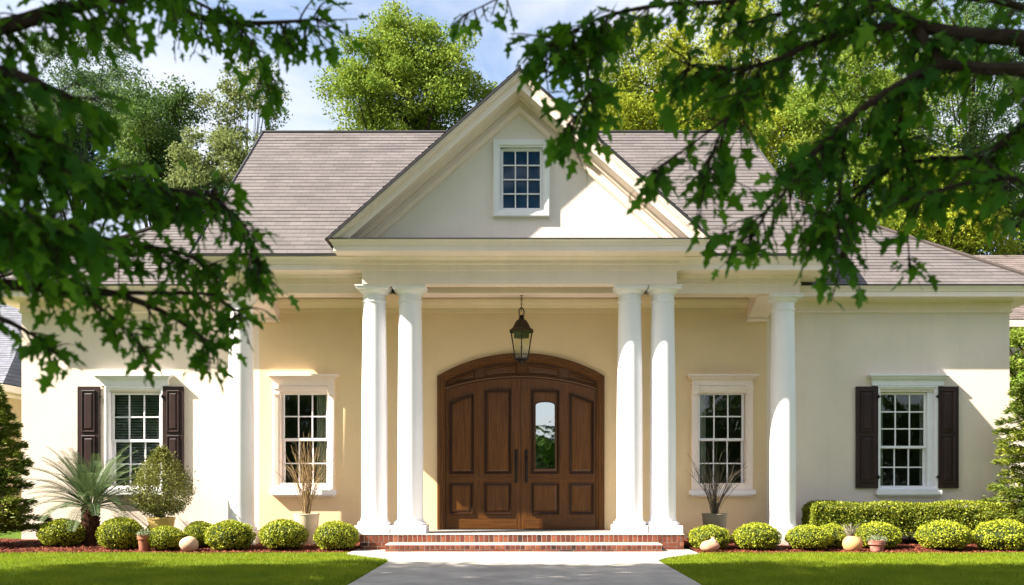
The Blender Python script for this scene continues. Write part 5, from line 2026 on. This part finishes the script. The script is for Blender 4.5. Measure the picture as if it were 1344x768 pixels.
RIGHT = [
    dict(z=2.9, pts=[(1420, 60, 3.2), (1344, 51, 3.2), (1270, 46, 3.2), (1209, 34, 3.25), (1165, 12, 3.3), (1120, -10, 3.3), (1040, -40, 3.4)], r=(0.046, 0.011), n=74, start=0.05),
    dict(z=2.7, pts=[(1430, 92, 3.1), (1344, 91, 3.1), (1290, 90, 3.1), (1236, 86, 3.15), (1165, 120, 3.2), (1110, 160, 3.3), (1075, 195, 3.3), (1020, 222, 3.4)], r=(0.038, 0.004), n=100, start=0.05),
    dict(z=2.7, pts=[(1236, 86, 3.15), (1218, 60, 3.2), (1200, 32, 3.25)], r=(0.018, 0.020), n=4, root=False),
    dict(z=2.7, pts=[(1209, 34, 3.25), (1140, 38, 3.3), (1070, 55, 3.4), (1010, 82, 3.4), (950, 92, 3.5), (900, 85, 3.5)], r=(0.020, 0.004), n=70, root=False, start=0.15),
    dict(z=2.6, pts=[(1430, 150, 3.3), (1344, 165, 3.3), (1290, 203, 3.3), (1180, 216, 3.4), (1120, 260, 3.4), (1070, 300, 3.4)], r=(0.026, 0.003), n=106, start=0.05),
    dict(z=2.6, pts=[(1040, -40, 3.4), (960, 0, 3.5), (880, 5, 3.5), (800, 20, 3.5), (745, 45, 3.5), (715, 65, 3.5)], r=(0.014, 0.003), n=74, root=False, start=0.1, leaf=0.10),
    dict(z=2.6, pts=[(800, 20, 3.5), (775, 75, 3.5), (770, 130, 3.5), (745, 165, 3.5)], r=(0.006, 0.0025), n=30, root=False, start=0.15, len=(0.06, 0.2), leaf=0.10),
    dict(z=2.6, pts=[(760, -40, 3.5), (690, -20, 3.5), (640, 5, 3.5), (612, 18, 3.5)], r=(0.006, 0.002), n=9, root=False, start=0.5, len=(0.05, 0.12), leaf=0.075),
    dict(z=2.6, pts=[(1010, 82, 3.4), (965, 140, 3.4), (935, 200, 3.4), (925, 250, 3.4)], r=(0.008, 0.0025), n=36, root=False, start=0.1, len=(0.06, 0.22)),
    dict(z=2.6, pts=[(960, 150, 3.4), (900, 195, 3.4), (855, 225, 3.4)], r=(0.006, 0.002), n=16, root=False, start=0.3, len=(0.05, 0.14)),
    dict(z=2.6, pts=[(1075, 195, 3.3), (1040, 240, 3.3), (1005, 280, 3.3), (985, 315, 3.3)], r=(0.008, 0.002), n=26, root=False, start=0.1, len=(0.05, 0.18)),
    dict(z=2.6, pts=[(1110, 160, 3.3), (1105, 230, 3.3), (1100, 290, 3.3), (1108, 335, 3.3)], r=(0.008, 0.002), n=24, root=False, start=0.1, len=(0.05, 0.2)),
    dict(z=2.6, pts=[(1180, 216, 3.4), (1190, 270, 3.4), (1192, 320, 3.4), (1194, 345, 3.4)], r=(0.006, 0.002), n=7, root=False, start=0.75, len=(0.04, 0.09), leaf=0.07),
    dict(z=2.6, pts=[(1430, 250, 3.0), (1344, 235, 3.0), (1270, 240, 3.1), (1200, 260, 3.2)], r=(0.024, 0.004), n=54, start=0.05),
    dict(z=2.9, pts=[(1209, 34, 3.25), (1190, 110, 3.3), (1180, 170, 3.3), (1190, 210, 3.3)], r=(0.010, 0.004), n=44, root=False, start=0.1),
    dict(z=2.9, pts=[(1430, 10, 3.5), (1300, 0, 3.5), (1180, -10, 3.6), (1060, 10, 3.6), (980, 30, 3.6)], r=(0.024, 0.004), n=84, start=0.05),
]
near_maple('big maple whose low leafy boughs hang into the left of the view', (-4.6, 3.0), 10.5, 0.26, LEFT,
           [(-5.0, 3.0, 7.0, 5.2, 4.8, 2.4), (-3.5, 6.5, 9.0, 5.0, 3.6, 2.0), (-8.5, 7.6, 9.2, 8.5, 2.6, 1.7), (-11.5, 6.5, 8.2, 5.5, 3.4, 2.0), (-4.5, 1.5, 5.6, 3.4, 3.0, 1.3)], 41, 90000, 420)  # unseen crown masses, placed so their shade falls on lawn and boughs
near_maple('maple whose dark boughs reach in from the right above the roof', (5.2, 3.4), 9.0, 0.24, RIGHT,
           [(5.5, 3.0, 7.5, 3.8, 3.4, 2.0)], 42, 9000, 60)

# unseen woods added behind the camera for the window panes to mirror
nw = 60000
wx = rng.uniform(-70, 70, nw)
wtop = 8.5 - 6.0 * np.exp(-((wx - 2.6) / 4.5) ** 2) + 1.6 * np.sin(wx * 0.37) + 0.9 * np.sin(wx * 1.3)  # treeline dips so the door glass mirrors sky
wz = wtop * rng.random(nw) ** 0.8
wy = -34 + 2.5 * np.sin(wx * 0.9 + wz * 0.8) + rng.normal(0, 1.5, nw)
d = unit(rng.normal(size=(nw, 3)))
v, f = leaf_quads(np.stack([wx, wy, wz], 1), d, unit(rng.normal(size=(nw, 3)) + np.array([0, 0.6, 0.6])), rng.uniform(0.5, 0.9, nw), rng.uniform(0.3, 0.55, nw))
tag(np_mesh('woods', v, f, M['leaf_deep']), 'unseen dark woods, added to be mirrored in the window panes', 'woods', kind='stuff')
